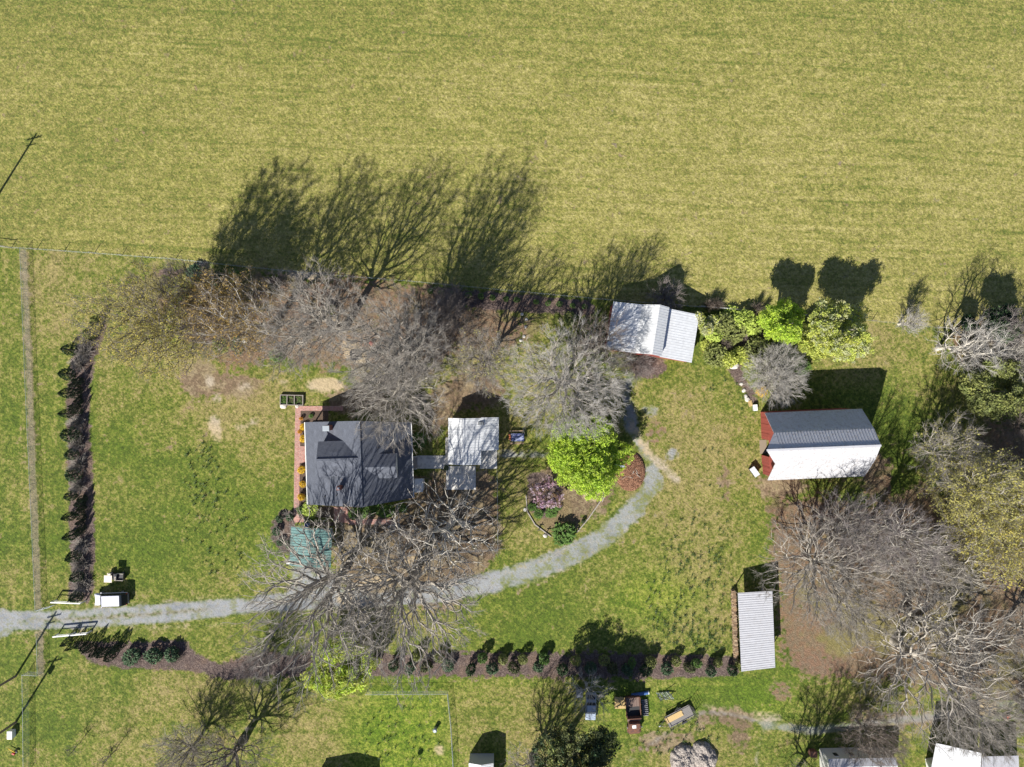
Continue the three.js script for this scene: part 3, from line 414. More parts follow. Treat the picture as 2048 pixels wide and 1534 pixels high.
// ---------------------------------------------------------------- vegetation
class MB {                                            // collects tubes and leaves into one geometry
  constructor() { this.p = []; this.ix = []; this.n = 0; this.c = null; }
  tube(pts, rad, sides) {
    const m = pts.length, P0 = this.p, base = this.n;
    for (let i = 0; i < m; i++) {
      const a = pts[Math.max(0, i - 1)], b = pts[Math.min(m - 1, i + 1)];
      let dx = b[0] - a[0], dy = b[1] - a[1], dz = b[2] - a[2]; const L = Math.hypot(dx, dy, dz) || 1; dx /= L; dy /= L; dz /= L;
      let ux, uy, uz; if (Math.abs(dy) < 0.9) { ux = dz; uy = 0; uz = -dx; } else { ux = 0; uy = -dz; uz = dy; }
      const ul = Math.hypot(ux, uy, uz); ux /= ul; uy /= ul; uz /= ul;
      const vx = dy * uz - dz * uy, vy = dz * ux - dx * uz, vz = dx * uy - dy * ux, r = rad[i];
      for (let k = 0; k < sides; k++) { const t = k / sides * Math.PI * 2, c = Math.cos(t) * r, s = Math.sin(t) * r; P0.push(pts[i][0] + ux * c + vx * s, pts[i][1] + uy * c + vy * s, pts[i][2] + uz * c + vz * s); }
    }
    for (let i = 0; i < m - 1; i++) for (let k = 0; k < sides; k++) { const a = base + i * sides + k, b = base + i * sides + (k + 1) % sides, c = a + sides, d = b + sides; this.ix.push(a, b, d, a, d, c); }
    this.n += m * sides;
  }
  leaf(x, y, z, s, R, up = 0.3) {                     // a folded leaf-sized pair of faces, turned at random
    let nx = R() - 0.5, ny = R() - 0.5 + up, nz = R() - 0.5; const nl = Math.hypot(nx, ny, nz) || 1; nx /= nl; ny /= nl; nz /= nl;
    let ax = R() - 0.5, ay = R() - 0.5, az = R() - 0.5; const d = ax * nx + ay * ny + az * nz; ax -= d * nx; ay -= d * ny; az -= d * nz; const al = (Math.hypot(ax, ay, az) || 1) / s; ax /= al; ay /= al; az /= al;
    const bx = (ny * az - nz * ay) * 0.5, by = (nz * ax - nx * az) * 0.5, bz = (nx * ay - ny * ax) * 0.5, f = s * 0.18, b = this.n;
    this.p.push(x - ax, y - ay, z - az, x + bx + nx * f, y + by + ny * f, z + bz + nz * f, x + ax, y + ay, z + az, x - bx + nx * f, y - by + ny * f, z - bz + nz * f);
    this.ix.push(b, b + 1, b + 2, b, b + 2, b + 3); this.n += 4;
  }
  geo() { const g = new THREE.BufferGeometry(); g.setAttribute('position', new THREE.Float32BufferAttribute(this.p, 3)); g.setIndex(this.ix); g.computeVertexNormals(); return g; }
}
const bark = (r, g, b) => std(new THREE.Color().setRGB(r, g, b), 0.95);
const BARK = { grey: bark(0.25, 0.23, 0.2), pale: bark(0.36, 0.33, 0.285), white: bark(0.5, 0.47, 0.41), brown: bark(0.17, 0.145, 0.12), dark: bark(0.1, 0.085, 0.07) };
const TWIG = { grey: bark(0.23, 0.205, 0.18), pale: bark(0.3, 0.275, 0.245), white: bark(0.42, 0.4, 0.37), brown: bark(0.19, 0.155, 0.13), mauve: bark(0.24, 0.21, 0.2) };
const leafMat = (r, g, b, tr = 0.35) => new THREE.MeshPhysicalMaterial({ color: new THREE.Color().setRGB(r, g, b), roughness: 0.9, transmission: tr, thickness: 0, side: THREE.DoubleSide });
const LEAF = { lime: leafMat(0.45, 0.6, 0.04, 0.45), yellowgreen: leafMat(0.52, 0.57, 0.1, 0.45), bud: leafMat(0.44, 0.38, 0.07), budGreen: leafMat(0.42, 0.39, 0.1), orange: leafMat(0.38, 0.26, 0.06), pale: leafMat(0.48, 0.5, 0.26), green: leafMat(0.1, 0.2, 0.025), dark: leafMat(0.035, 0.075, 0.022, 0.15), darkOlive: leafMat(0.07, 0.085, 0.025, 0.15), conifer: leafMat(0.03, 0.055, 0.022, 0.1), bluegreen: leafMat(0.06, 0.115, 0.05, 0.15), olive: leafMat(0.22, 0.25, 0.06), yellow: leafMat(0.7, 0.48, 0.02), pink: leafMat(0.46, 0.3, 0.4, 0.3), pinkPale: leafMat(0.62, 0.5, 0.56, 0.3), box: leafMat(0.4, 0.5, 0.08), red: leafMat(0.6, 0.06, 0.03, 0.1), brownleaf: leafMat(0.2, 0.13, 0.07, 0.1), orangeY: leafMat(0.6, 0.3, 0.02) };
// twig sprays: shared little branch ends, put on the tree many times
const SPRAY = [1, 2, 3, 4].map((s) => { const R = rng(900 + s), b = new MB(); const k = 0.25; b.tube([[0, 0, 0], [k * (R() - 0.5), 0.5, k * (R() - 0.5)], [k * (R() - 0.5), 0.95, k * (R() - 0.5)], [k * 1.6 * (R() - 0.5), 1.4, k * 1.6 * (R() - 0.5)]], [0.016, 0.014, 0.011, 0.007], 3);
  for (let i = 0; i < 6; i++) { const y = 0.1 + 1.0 * i / 6, a = i * 2.4 + R(), L = 0.4 + 0.5 * R(), o = 0.32 + 0.3 * R(); const x1 = Math.cos(a) * L * o, z1 = Math.sin(a) * L * o; b.tube([[0, y, 0], [x1 * 0.5, y + L * 0.45, z1 * 0.5], [x1 * 1.1 + 0.1 * (R() - 0.5), y + L * 0.9, z1 * 1.1 + 0.1 * (R() - 0.5)]], [0.0115, 0.0095, 0.006], 3); }
  return b.geo(); });
const CLUMP = [1, 2, 3].map((s) => { const R = rng(950 + s), b = new MB(); for (let i = 0; i < 26; i++) { const a = R() * 6.283, c = 2 * R() - 1, q = Math.sqrt(1 - c * c), r = 0.5 * Math.cbrt(R()); b.leaf(Math.cos(a) * q * r, c * r * 0.7, Math.sin(a) * q * r, 0.13 + 0.07 * R(), R, 0.35); } return b.geo(); });
const BUDS = [1, 2].map((s) => { const R = rng(970 + s), b = new MB(); for (let i = 0; i < 14; i++) b.leaf((R() - 0.5) * 0.7, R() * 1.1, (R() - 0.5) * 0.7, 0.07 + 0.05 * R(), R, 0.2); return b.geo(); });
const Y = V(0, 1, 0), _q = new THREE.Quaternion(), _m = new THREE.Matrix4(), _d = V(0, 0, 0), _p = V(0, 0, 0), _s = V(0, 0, 0), _q2 = new THREE.Quaternion();
function scatter(name, geos, mats, items, parent, R, tint = 0) {   // items: [x, y, z, dx, dy, dz, scale]
  const lists = geos.map(() => []); items.forEach((it) => lists[Math.floor(R() * geos.length)].push(it));
  geos.forEach((g, k) => {
    const l = lists[k]; if (!l.length) return; const im = new THREE.InstancedMesh(g, mats[k % mats.length], l.length); im.name = name; im.castShadow = im.receiveShadow = true; im.userData.kind = 'stuff';
    const col = new THREE.Color();
    l.forEach((it, i) => { _d.set(it[3], it[4], it[5]).normalize(); _q.setFromUnitVectors(Y, _d).multiply(_q2.setFromAxisAngle(Y, R() * 6.283)); _m.compose(_p.set(it[0], it[1], it[2]), _q, _s.set(it[6], it[6], it[6])); im.setMatrixAt(i, _m); if (tint) { const v = 1 - tint + 2 * tint * R(), w = 1 + tint * 0.5 * (R() - 0.5); im.setColorAt(i, col.setRGB(v * w, v, v * (2 - w))); } });
    parent.add(im);
  });
}
// a tree without leaves: limbs reach for points spread through the crown, each joining the nearest branch; thickness follows what a branch carries
function bareTree(t, h, r, seed, o = {}) {
  const R = rng(seed), trunk = new MB(), limbs = new MB(), twigs = [], density = o.density ?? 1, N = Math.round((o.n ?? Math.min(1150, 80 + 14 * r * r)) * (0.4 + 0.6 * density));
  const tr = o.trunkR ?? 0.02 * h + 0.06, fork = (o.fork ?? 0.2) * h, lean = o.lean ?? [0, 0], bf = o.straight ?? 0.62, wig = o.wiggle ?? 0.12;
  const cy = h * (o.cy ?? 0.6), ry = h * (o.ry ?? 0.4), jag = (ax, ay) => 0.74 + 0.52 * vn(ax * 1.9 + 11, ay * 2.6 + 3, seed);
  const X = [], Yy = [], Z2 = [], PL = [], DX = [], DY = [], DZ = [], PA = [], tips = [];
  const node = (x, y, z, pa, pl, dx, dy, dz) => { X.push(x); Yy.push(y); Z2.push(z); PA.push(pa); PL.push(pl); DX.push(dx); DY.push(dy); DZ.push(dz); return X.length - 1; };
  const tn = 5, bend = (R() - 0.5) * 0.06 * h; let last = -1;
  for (let i = 0; i <= tn; i++) { const f = i / tn; last = node(lean[0] * f * 0.4 + bend * f * f * 0.3 + (i ? (R() - 0.5) * 0.1 : 0), f * fork, lean[1] * f * 0.4 + (i ? (R() - 0.5) * 0.1 : 0), last, f * fork * 0.1, 0, 1, 0); }
  const fx = X[last], fy = Yy[last], fz = Z2[last], tg = [];
  for (let i = 0; i < N; i++) {
    const a = R() * 6.283, c = 2 * R() - 1, q = Math.sqrt(1 - c * c), k = Math.pow(R(), 0.42) * jag(Math.cos(a) + 2, c + Math.sin(a));
    const x = Math.cos(a) * q * k * r + lean[0], y = cy + c * k * ry, z = Math.sin(a) * q * k * r + lean[1];
    if (y < Math.max(0.5, fork * 0.6) || y > h) continue; tg.push([x, y, z, Math.hypot(x - fx, y - fy, z - fz)]);
  }
  tg.sort((p, q) => p[3] - q[3]);
  const chains = [];
  for (const [x, y, z] of tg) {
    let best = 1e9, bi = last;
    for (let i = last; i < X.length; i++) { const dx = x - X[i], dy = y - Yy[i], dz = z - Z2[i], d = Math.sqrt(dx * dx + dy * dy + dz * dz); if (d > best) continue; const cs = (dx * DX[i] + dy * DY[i] + dz * DZ[i]) / (d || 1), cost = d * (1.35 - 0.35 * cs) + bf * PL[i]; if (cost < best) { best = cost; bi = i; } }
    const d = Math.hypot(x - X[bi], y - Yy[bi], z - Z2[bi]), n = Math.max(2, Math.min(7, Math.round(d / 0.8))), ch = [bi]; let px = X[bi], py = Yy[bi], pz = Z2[bi], pl = PL[bi], pa = bi;
    const cxx = px + DX[bi] * d * 0.4, cyy = py + DY[bi] * d * 0.4, czz = pz + DZ[bi] * d * 0.4;
    for (let k = 1; k <= n; k++) { const f = k / n, g = 1 - f, w = wig * d * 0.35 * Math.min(1, g * 3); const nx = g * g * X[bi] + 2 * g * f * (cxx * 0.55 + (X[bi] + x) * 0.225) + f * f * x + (R() - 0.5) * w, ny = g * g * Yy[bi] + 2 * g * f * (cyy * 0.55 + (Yy[bi] + y) * 0.225) + f * f * y + (R() - 0.5) * w, nz = g * g * Z2[bi] + 2 * g * f * (czz * 0.55 + (Z2[bi] + z) * 0.225) + f * f * z + (R() - 0.5) * w; const l = Math.hypot(nx - px, ny - py, nz - pz) || 1e-6; pl += l; pa = node(nx, ny, nz, pa, pl, (nx - px) / l, (ny - py) / l, (nz - pz) / l); ch.push(pa); px = nx; py = ny; pz = nz; }
    chains.push(ch); tips.push(pa);
  }
  const load = new Float32Array(X.length); for (const tp of tips) { let i = tp; while (i >= 0) { load[i]++; i = PA[i]; } }
  const rad = (i) => Math.max(0.015, Math.min(tr * 0.85, 0.02 * (o.thick ?? 1) * Math.pow(load[i], 0.47)));
  const tp = [], trad = []; for (let i = 0; i <= tn; i++) { tp.push([X[i], Yy[i] - (i ? 0 : 0.1), Z2[i]]); trad.push(tr * (1.35 - 0.5 * Math.sqrt(i / tn))); } trunk.tube(tp, trad, 9);
  for (const ch of chains) { const l = load[ch[1]]; limbs.tube(ch.map((i) => [X[i], Yy[i], Z2[i]]), ch.map((i, k) => (k === 0 ? Math.min(rad(i), rad(ch[1]) * 1.25) : rad(i))), l > 40 ? 7 : l > 8 ? 5 : 3); }
  const per = (o.twigs ?? 1) * 2.1;
  tips.forEach((i, q) => { const ch = chains[q]; for (let k = 0; k < 4; k++) { if (R() > per / 4 * (0.5 + 0.5 * density)) continue; const j = k === 0 ? i : ch[1 + Math.floor(R() * (ch.length - 1))], s = k === 0 ? 0.35 : 1.0; twigs.push([X[j], Yy[j], Z2[j], DX[j] + (R() - 0.5) * s, DY[j] + (R() - 0.5) * s + 0.12, DZ[j] + (R() - 0.5) * s, (0.65 + 0.5 * R()) * (o.spray ?? 1)]); } });
  const bm = o.bark ?? BARK.grey, tm = o.twig ?? TWIG.grey;
  mesh('trunk', trunk.geo(), bm, t); mesh('branches', limbs.geo(), o.limbBark ?? bm, t);
  scatter('twigs', SPRAY, [tm], twigs, t, R);
  if (o.bud) { const keep = twigs.filter(() => R() < (o.budRate ?? 0.6)); scatter('buds', BUDS, o.bud, keep.map((w) => { const c = w.slice(); c[6] *= o.budSize ?? 1.1; return c; }), t, R, 0.15); }
  return t;
}
// a leafy crown: clumps over several lobes round a short limbed trunk
function leafyTree(t, h, r, seed, o = {}) {
  const R = rng(seed), trunk = new MB(), cl = [], L = o.lobes ?? 9, y0 = o.base ?? 0.3, cen = h * (0.5 + y0 / 2), ry = h * (0.5 - y0 / 2);
  trunk.tube([[0, -0.1, 0], [0.05, h * 0.2, 0.03], [0, h * 0.5, 0.05], [0.1, h * 0.85, 0]], [0.03 * h, 0.022 * h, 0.014 * h, 0.005 * h], 8);
  const lobes = []; for (let i = 0; i < L; i++) { const a = i * 2.4 + R(), e = -0.5 + 1.6 * ((i * 0.618) % 1), q = 0.42 + 0.46 * R(); lobes.push([Math.cos(a) * Math.cos(e) * r * q, cen + Math.sin(e) * ry * q, Math.sin(a) * Math.cos(e) * r * q, r * (0.26 + 0.2 * R())]); }
  for (const l of lobes) { trunk.tube([[0, h * 0.25, 0], [l[0] * 0.45, (h * 0.25 + l[1]) * 0.5, l[2] * 0.45], [l[0], l[1], l[2]]], [0.013 * h, 0.008 * h, 0.004 * h], 5); }
  const n = o.n ?? 900, per = n / L;
  for (const l of lobes) for (let i = 0; i < per; i++) { const a = R() * 6.283, c = 2 * R() - 1, q = Math.sqrt(1 - c * c), rr = l[3] * (0.35 + 0.75 * Math.sqrt(R())); if (R() < 0.12) continue; cl.push([l[0] + Math.cos(a) * q * rr, Math.max(0.3, l[1] + c * rr * 0.75), l[2] + Math.sin(a) * q * rr, Math.cos(a) * q * 0.6, 0.6 + c * 0.4, Math.sin(a) * q * 0.6, (0.75 + 0.6 * R()) * (o.size ?? 1)]); }
  mesh('trunk', trunk.geo(), o.bark ?? BARK.brown, t); scatter('crown', CLUMP, o.leaf ?? [LEAF.lime], cl, t, R, o.tint ?? 0.25);
  return t;
}
const tree = (name, label, px, py) => thing(name, label, 'tree', P(px, py));
const B = (label, px, py, h, r, seed, o) => bareTree(tree(o?.name ?? 'bare_tree', label, px, py), h, r, seed, o);

// west group behind the yard
B('broad leafless tree with yellow buds at the left end of the tree row', 400, 662, 25, 7.4, 11, { name: 'budding_tree', bud: [LEAF.bud], budRate: 0.9, budSize: 1.15, limbs: 9, twig: TWIG.grey, bark: BARK.brown, el0: 0.25 });
B('smaller leafless tree with greyish twigs against the pasture fence left of the orange tree', 410, 585, 12, 4.2, 12, { twig: TWIG.mauve, limbs: 6, c1: 6, bark: BARK.dark });
B('tree with orange leaf buds and pale straight limbs behind the fire pit', 548, 656, 25, 6.4, 13, { name: 'budding_tree', bud: [LEAF.orange], budRate: 0.4, budSize: 1.2, bark: BARK.white, twig: TWIG.brown, limbs: 8, el0: 0.4 });
B('slim tree with orange leaves just right of the yellow budding tree', 480, 628, 15, 4.2, 14, { name: 'budding_tree', bud: [LEAF.orange], budRate: 1, budSize: 1.7, bark: BARK.grey, twig: TWIG.brown, limbs: 6 });
B('open oak with pale forked limbs above the fire pit', 690, 656, 26, 6.9, 15, { n: 900, bark: BARK.pale, twig: TWIG.pale, limbs: 6, density: 0.8, wiggle: 0.3, fork: 0.25, c1: 6 });
B('tall dense grey tree right of the pale oak, casting the longest shadow on the pasture', 826, 706, 30, 7.4, 16, { n: 1150, twigs: 1.15, twig: TWIG.pale, limbs: 9, c1: 7, fork: 0.25, el0: 0.5 });
B('wide twiggy tree directly behind the farmhouse roof', 804, 775, 14, 8.6, 17, { n: 1100, twigs: 1.0, bark: BARK.white, twig: TWIG.pale, limbs: 9, el0: 0.2, wiggle: 0.26 });
B('small slender tree behind the cottage', 972, 728, 17, 5, 18, { twig: TWIG.pale, bark: BARK.brown, limbs: 6, c1: 6, bud: [LEAF.budGreen], budRate: 0.12 });
B('round very twiggy tree between the cottage and the upper barn', 1122, 766, 18, 8.9, 19, { n: 1250, twigs: 1.15, twig: TWIG.white, bark: BARK.pale, limbs: 11, el0: 0.15, c1: 7, c2: 6, density: 1 });
B('low leafless thicket tree in front of the red strip of the upper barn', 1268, 724, 3.2, 2.8, 20, { twig: TWIG.mauve, bark: BARK.dark, limbs: 8, c1: 5, c2: 4, c3: 3, el0: 0.1 });
B('thin tree leaning beside the dark strip of shrubs along the fence', 905, 640, 11, 3, 21, { twig: TWIG.mauve, limbs: 4, c1: 5, c2: 4 });
B('small tangled bush-like tree in the shadow behind the upper barn', 1325, 596, 4, 2.4, 22, { twig: TWIG.mauve, bark: BARK.dark, limbs: 7, c1: 4, c2: 3, c3: 3, el0: 0.15 });
// around the garden yard
B('gnarled pale tree inside the fenced garden below the cottage', 908, 1038, 19, 8.2, 23, { bark: BARK.white, twig: TWIG.pale, n: 520, twigs: 0.8, thick: 1.6, straight: 0.45, density: 0.6, wiggle: 0.2, trunkR: 0.5 });
B('great spreading tree over the driveway with its trunk below the garden fence', 830, 1142, 23, 12, 24, { n: 1350, twigs: 1.0, thick: 1.75, bark: BARK.pale, twig: TWIG.pale, limbs: 10, density: 0.75, wiggle: 0.24, trunkR: 0.6, el0: 0.3, lift: 0.6 });
B('great spreading tree over the parking area right of the green carport', 690, 1138, 23, 12.4, 25, { n: 1300, twigs: 1.0, thick: 1.75, bark: BARK.pale, twig: TWIG.pale, limbs: 10, density: 0.8, wiggle: 0.22, trunkR: 0.6, el0: 0.28, lift: 0.6 });
B('leafless purple-brown thicket tree at the end of the mulch strip', 535, 1305, 6, 3.2, 26, { twig: TWIG.mauve, bark: BARK.dark, limbs: 8, c1: 5, c2: 4, c3: 3, el0: 0.2 });
B('stout leafless tree in the lower left lawn with a broad forked shadow', 488, 1478, 15, 7, 27, { bark: BARK.brown, twig: TWIG.grey, limbs: 9, density: 0.7, wiggle: 0.3, trunkR: 0.6, el0: 0.3 });
B('grey twiggy tree at the left of the lower lawn', 398, 1478, 9, 4.5, 28, { twig: TWIG.pale, limbs: 7, c1: 6, c2: 4, bud: [LEAF.budGreen], budRate: 0.1 });
B('tall grey tree partly cut off by the bottom edge beside the garden shed', 1064, 1512, 14, 6, 29, { twig: TWIG.pale, limbs: 8, density: 0.8, trunkR: 0.45 });
B('small whitish leafless tree over the parked blue car', 1172, 1366, 7, 3.6, 30, { n: 90, twigs: 0.8, bark: BARK.white, twig: TWIG.white });
// east woods
B('round grey tree with radiating branches above the woodshed', 1606, 1112, 16, 9.4, 31, { n: 950, thick: 1.3, bark: BARK.pale, twig: TWIG.pale, limbs: 12, el0: 0.12, c1: 7, c2: 6, lift: 0.7 });
B('slim tree with a white trunk below the red barn', 1736, 1046, 18, 5.4, 32, { bark: BARK.white, twig: TWIG.mauve, limbs: 7, fork: 0.4, c1: 6 });
B('tree with white branches swept to the right in the woods', 1752, 1118, 13, 5.6, 33, { bark: BARK.white, twig: TWIG.pale, limbs: 6, el0: 0.3, lean: [1.5, -0.4], c1: 6 });
B('thin tree close below the barn wall', 1640, 1030, 19, 5.4, 34, { bark: BARK.grey, twig: TWIG.mauve, limbs: 6, fork: 0.35, c1: 6 });
B('crooked pale oak left of the great oak at the lower right', 1800, 1216, 14, 5.5, 35, { bark: BARK.white, twig: TWIG.pale, n: 280, thick: 1.5, straight: 0.4, density: 0.6, wiggle: 0.2 });
B('great oak with thick bare limbs at the lower right', 1790, 1282, 18, 12, 36, { n: 900, thick: 1.55, straight: 0.45, bark: BARK.pale, twig: TWIG.pale, density: 0.65, wiggle: 0.4, trunkR: 0.75, el0: 0.15, el1: 1.0, c1: 7, c2: 5, lift: 0.5 });
B('pale oak with curled branches over dark shadow near the right edge', 1880, 1262, 14, 6.2, 37, { bark: BARK.white, twig: TWIG.pale, n: 300, thick: 1.5, straight: 0.4, density: 0.6, wiggle: 0.2 });
B('tree with a dense twig mass over the white roofed house', 1900, 1392, 13, 6.4, 38, { bark: BARK.grey, twig: TWIG.pale, limbs: 9, c1: 6, lift: 0.6 });
B('yellow budding tree with white limbs at the middle of the right edge', 1878, 966, 17, 6.4, 39, { name: 'budding_tree', bud: [LEAF.budGreen], budRate: 1, budSize: 1.5, bark: BARK.white, twig: TWIG.pale, limbs: 8 });
B('yellow budding tree lowest in the right woods', 1920, 1040, 15, 6.2, 40, { name: 'budding_tree', bud: [LEAF.bud, LEAF.budGreen], budRate: 1, budSize: 1.6, bark: BARK.pale, twig: TWIG.pale, limbs: 8 });
B('greyish budding tree nearest the red barn in the right woods', 1838, 892, 13, 5, 41, { name: 'budding_tree', bud: [LEAF.budGreen], budRate: 0.3, bark: BARK.white, twig: TWIG.pale, limbs: 7, c1: 6 });
B('yellow budding tree cut off by the right edge', 1985, 985, 15, 6, 42, { name: 'budding_tree', bud: [LEAF.budGreen], budRate: 1, budSize: 1.5, bark: BARK.pale, twig: TWIG.pale, limbs: 7 });
B('white limbed tree that leans outward over the right lawn beside the pasture fence', 1874, 697, 14, 4.0, 43, { bark: BARK.white, twig: TWIG.white, fork: 0.08, cy: 0.56, ry: 0.44, density: 0.8, straight: 0.3, thick: 1.3 });
B('lower grey tree just above the white leaning tree', 1946, 661, 9, 3, 44, { bark: BARK.pale, twig: TWIG.mauve, limbs: 6, el0: 0.8, c1: 5, c2: 4 });
B('small leafless sapling growing in the pasture fence line', 1797, 648, 6.5, 1.7, 45, { bark: BARK.white, twig: TWIG.white, limbs: 4, el0: 1.0, c1: 4, c2: 3, c3: 3 });
B('small pale round leafless tree between the leafy trees and the red barn', 1534, 750, 6.5, 4.1, 46, { n: 620, twigs: 1.2, bark: BARK.white, twig: TWIG.white, limbs: 9, c1: 6, c2: 5, el0: 0.2 });
B('whitish tree beside the right edge above the olive tree', 1985, 712, 9, 3.6, 47, { bark: BARK.white, twig: TWIG.white, limbs: 6, c1: 5, c2: 4, density: 0.6 });
B('tree standing below the frame whose shadow falls over the lower drive', 1585, 1552, 15, 6, 48, { twig: TWIG.grey, limbs: 8, el0: 0.6 });
B('tree at the right edge by the dark cedars', 2025, 690, 14, 5, 49, { twig: TWIG.mauve, limbs: 7, bark: BARK.brown });
B('tangled low tree at the bottom right above the red toys', 2030, 1400, 7, 4, 50, { twig: TWIG.brown, limbs: 8, c1: 5, c2: 4, el0: 0.2 });
B('twiggy tree over the shadow beside the mobile home', 1712, 1440, 9, 5, 51, { twig: TWIG.brown, limbs: 8, c1: 6, c2: 4, el0: 0.25, lift: 0.4 });
B('branchy leafless tree hidden in the tree row right of the orange tree', 606, 686, 15, 5.4, 52, { bark: BARK.pale, twig: TWIG.pale, limbs: 7, el0: 0.15, c1: 6, density: 0.7 });
B('young leafless tree by the left parking corner', 905, 600, 6, 1.8, 53, { twig: TWIG.mauve, limbs: 4, c1: 4, c2: 3 });
B('grey tree in the middle of the right woods below the red barn', 1850, 1100, 13, 5.6, 62, { twig: TWIG.pale, bark: BARK.white, density: 0.55, thick: 1.6 });
B('tree cut off by the right edge at the height of the pale oak', 2010, 1240, 13, 6, 64, { twig: TWIG.pale, bark: BARK.pale });
B('brown twiggy tree at the right edge beside the olive tree', 2010, 850, 12, 5.4, 65, { twig: TWIG.brown, bark: BARK.brown });
B('low grey tree among the leaf litter behind the tall dense grey tree', 905, 655, 13, 5.2, 66, { twig: TWIG.brown, bark: BARK.brown, density: 0.7 });
B('narrow grey tree between the yellow budding tree and the orange tree', 446, 655, 14, 4.4, 68, { twig: TWIG.mauve, bark: BARK.brown, density: 0.9 });
B('slim tree in the grass left of the upper barn', 1180, 690, 17, 4.6, 69, { twig: TWIG.brown, bark: BARK.brown, density: 0.7 });
B('fine grey tree over the leaf litter right of the woodshed', 1668, 1190, 12, 5.8, 61, { twig: TWIG.pale, bark: BARK.pale, density: 0.7 });
[[160, 1486, 'leftmost'], [206, 1532, 'lowest'], [232, 1500, 'rightmost']].forEach(([x, y, w], i) => B(`${w} of the three thin saplings on the lower left lawn`, x, y, 3.4 + 0.6 * i, 0.9, 54 + i, { name: 'sapling', n: 26, fork: 0.1, cy: 0.66, ry: 0.34, trunkR: 0.05, spray: 0.5, straight: 0.3, bark: BARK.brown, twig: TWIG.brown }));

// trees in leaf
const T = (name, label, px, py, h, r, seed, o) => leafyTree(tree(name, label, px, py), h, r, seed, o);
T('lime_tree', 'bright lime green tree beside the curve of the driveway', 1168, 906, 9, 6.3, 71, { n: 3600, lobes: 26, leaf: [LEAF.lime], base: 0.2, size: 0.82 });
T('lime_tree', 'bright lime green round tree between the two barns', 1530, 658, 12.5, 3.4, 72, { n: 1700, lobes: 24, leaf: [LEAF.lime], base: 0, size: 0.75 });
T('blossom_tree', 'large tree with pale greenish blossom beside the pasture fence', 1634, 670, 13.5, 4.8, 73, { n: 2800, lobes: 32, leaf: [LEAF.pale, LEAF.yellowgreen, LEAF.yellowgreen], base: 0, size: 0.72, bark: BARK.pale });
T('blossom_tree', 'smaller yellow green tree joined to the pale blossom tree', 1606, 690, 7, 2.8, 74, { n: 420, lobes: 6, leaf: [LEAF.yellowgreen], base: 0.15 });
T('leafy_tree', 'yellow green tree half in shade below the long shrub row', 696, 1316, 6.5, 4.6, 75, { n: 1700, lobes: 18, leaf: [LEAF.yellowgreen, LEAF.lime, LEAF.yellowgreen], base: 0.2 });
T('leafy_tree', 'olive green tree near the right edge below the white leaning tree', 1938, 782, 9, 4.6, 76, { n: 800, lobes: 9, leaf: [LEAF.olive], base: 0.3 });
T('evergreen_tree', 'tall dark evergreen tree at the bottom beside the parked blue car', 1140, 1462, 17, 6.8, 77, { n: 1300, lobes: 18, leaf: [LEAF.dark, LEAF.darkOlive, LEAF.olive], base: 0.2, size: 0.95, bark: BARK.dark });
T('cedar_tree', 'dark cedar nearest the right edge of the pasture', 1965, 655, 9, 3.0, 78, { n: 700, lobes: 8, leaf: [LEAF.dark], base: 0.05, bark: BARK.dark });
T('cedar_tree', 'small dark cedar just right of the white leaning tree trunk', 1916, 650, 5, 1.3, 79, { n: 240, lobes: 6, leaf: [LEAF.dark], base: 0.05, bark: BARK.dark });
T('magnolia_tree', 'small magnolia covered with pink flowers left of the lime green tree', 1096, 980, 5.5, 2.6, 80, { n: 620, lobes: 10, leaf: [LEAF.pink, LEAF.pinkPale, LEAF.brownleaf], base: 0.2, size: 0.45, bark: BARK.pale, tint: 0.35 });
T('willow_shrub', 'pale green willowy shrub against the right wall of the upper barn', 1402, 652, 4.5, 2.0, 81, { n: 300, lobes: 7, leaf: [LEAF.pale, LEAF.yellowgreen], base: 0.05, size: 0.8 });

// ---- shrubs and small conifers: one of each kind, then copies
function shrubShape(seed, n, leafS, ball = 1) { const R = rng(seed), b = new MB(); for (let i = 0; i < n; i++) { const a = R() * 6.283, c = 2 * R() - 0.75, q = Math.sqrt(Math.max(0, 1 - Math.min(1, c * c))), r = (0.62 + 0.38 * R()) * (0.82 + 0.3 * vn(Math.cos(a) * 2 + 5, c * 2 + a, seed)); b.leaf(Math.cos(a) * q * r, 0.85 + Math.max(-0.95, Math.min(1, c)) * r * 0.85 * ball, Math.sin(a) * q * r, leafS * (0.7 + 0.6 * R()), R, 0.25); } return b.geo(); }
function columnShape(seed, n) { const R = rng(seed), b = new MB(); for (let i = 0; i < n; i++) { const f = Math.pow(R(), 1.3), a = R() * 6.283, w = Math.sin(Math.min(1, (1 - f) * 1.25 + 0.02) * Math.PI / 2) * (0.75 + 0.25 * R()) * (f < 0.06 ? 0.7 : 1); b.leaf(Math.cos(a) * w, 0.02 + f * 0.98, Math.sin(a) * w, 0.075 + 0.05 * R(), R, 0.5); } return b.geo(); }
const stemGeo = (() => { const b = new MB(), R = rng(5); for (let i = 0; i < 5; i++) { const a = i * 1.3, q = 0.35; b.tube([[0.05 * Math.cos(a), -0.05, 0.05 * Math.sin(a)], [q * Math.cos(a) * 0.7, 0.5, q * Math.sin(a) * 0.7], [q * 1.6 * Math.cos(a), 1.1 + 0.2 * R(), q * 1.6 * Math.sin(a)]], [0.03, 0.022, 0.01], 4); } return b.geo(); })();
const SHRUB = {}; const shrubGeos = [shrubShape(301, 620, 0.15), shrubShape(302, 620, 0.15), shrubShape(303, 620, 0.15)], colGeos = [columnShape(311, 620), columnShape(312, 620)];
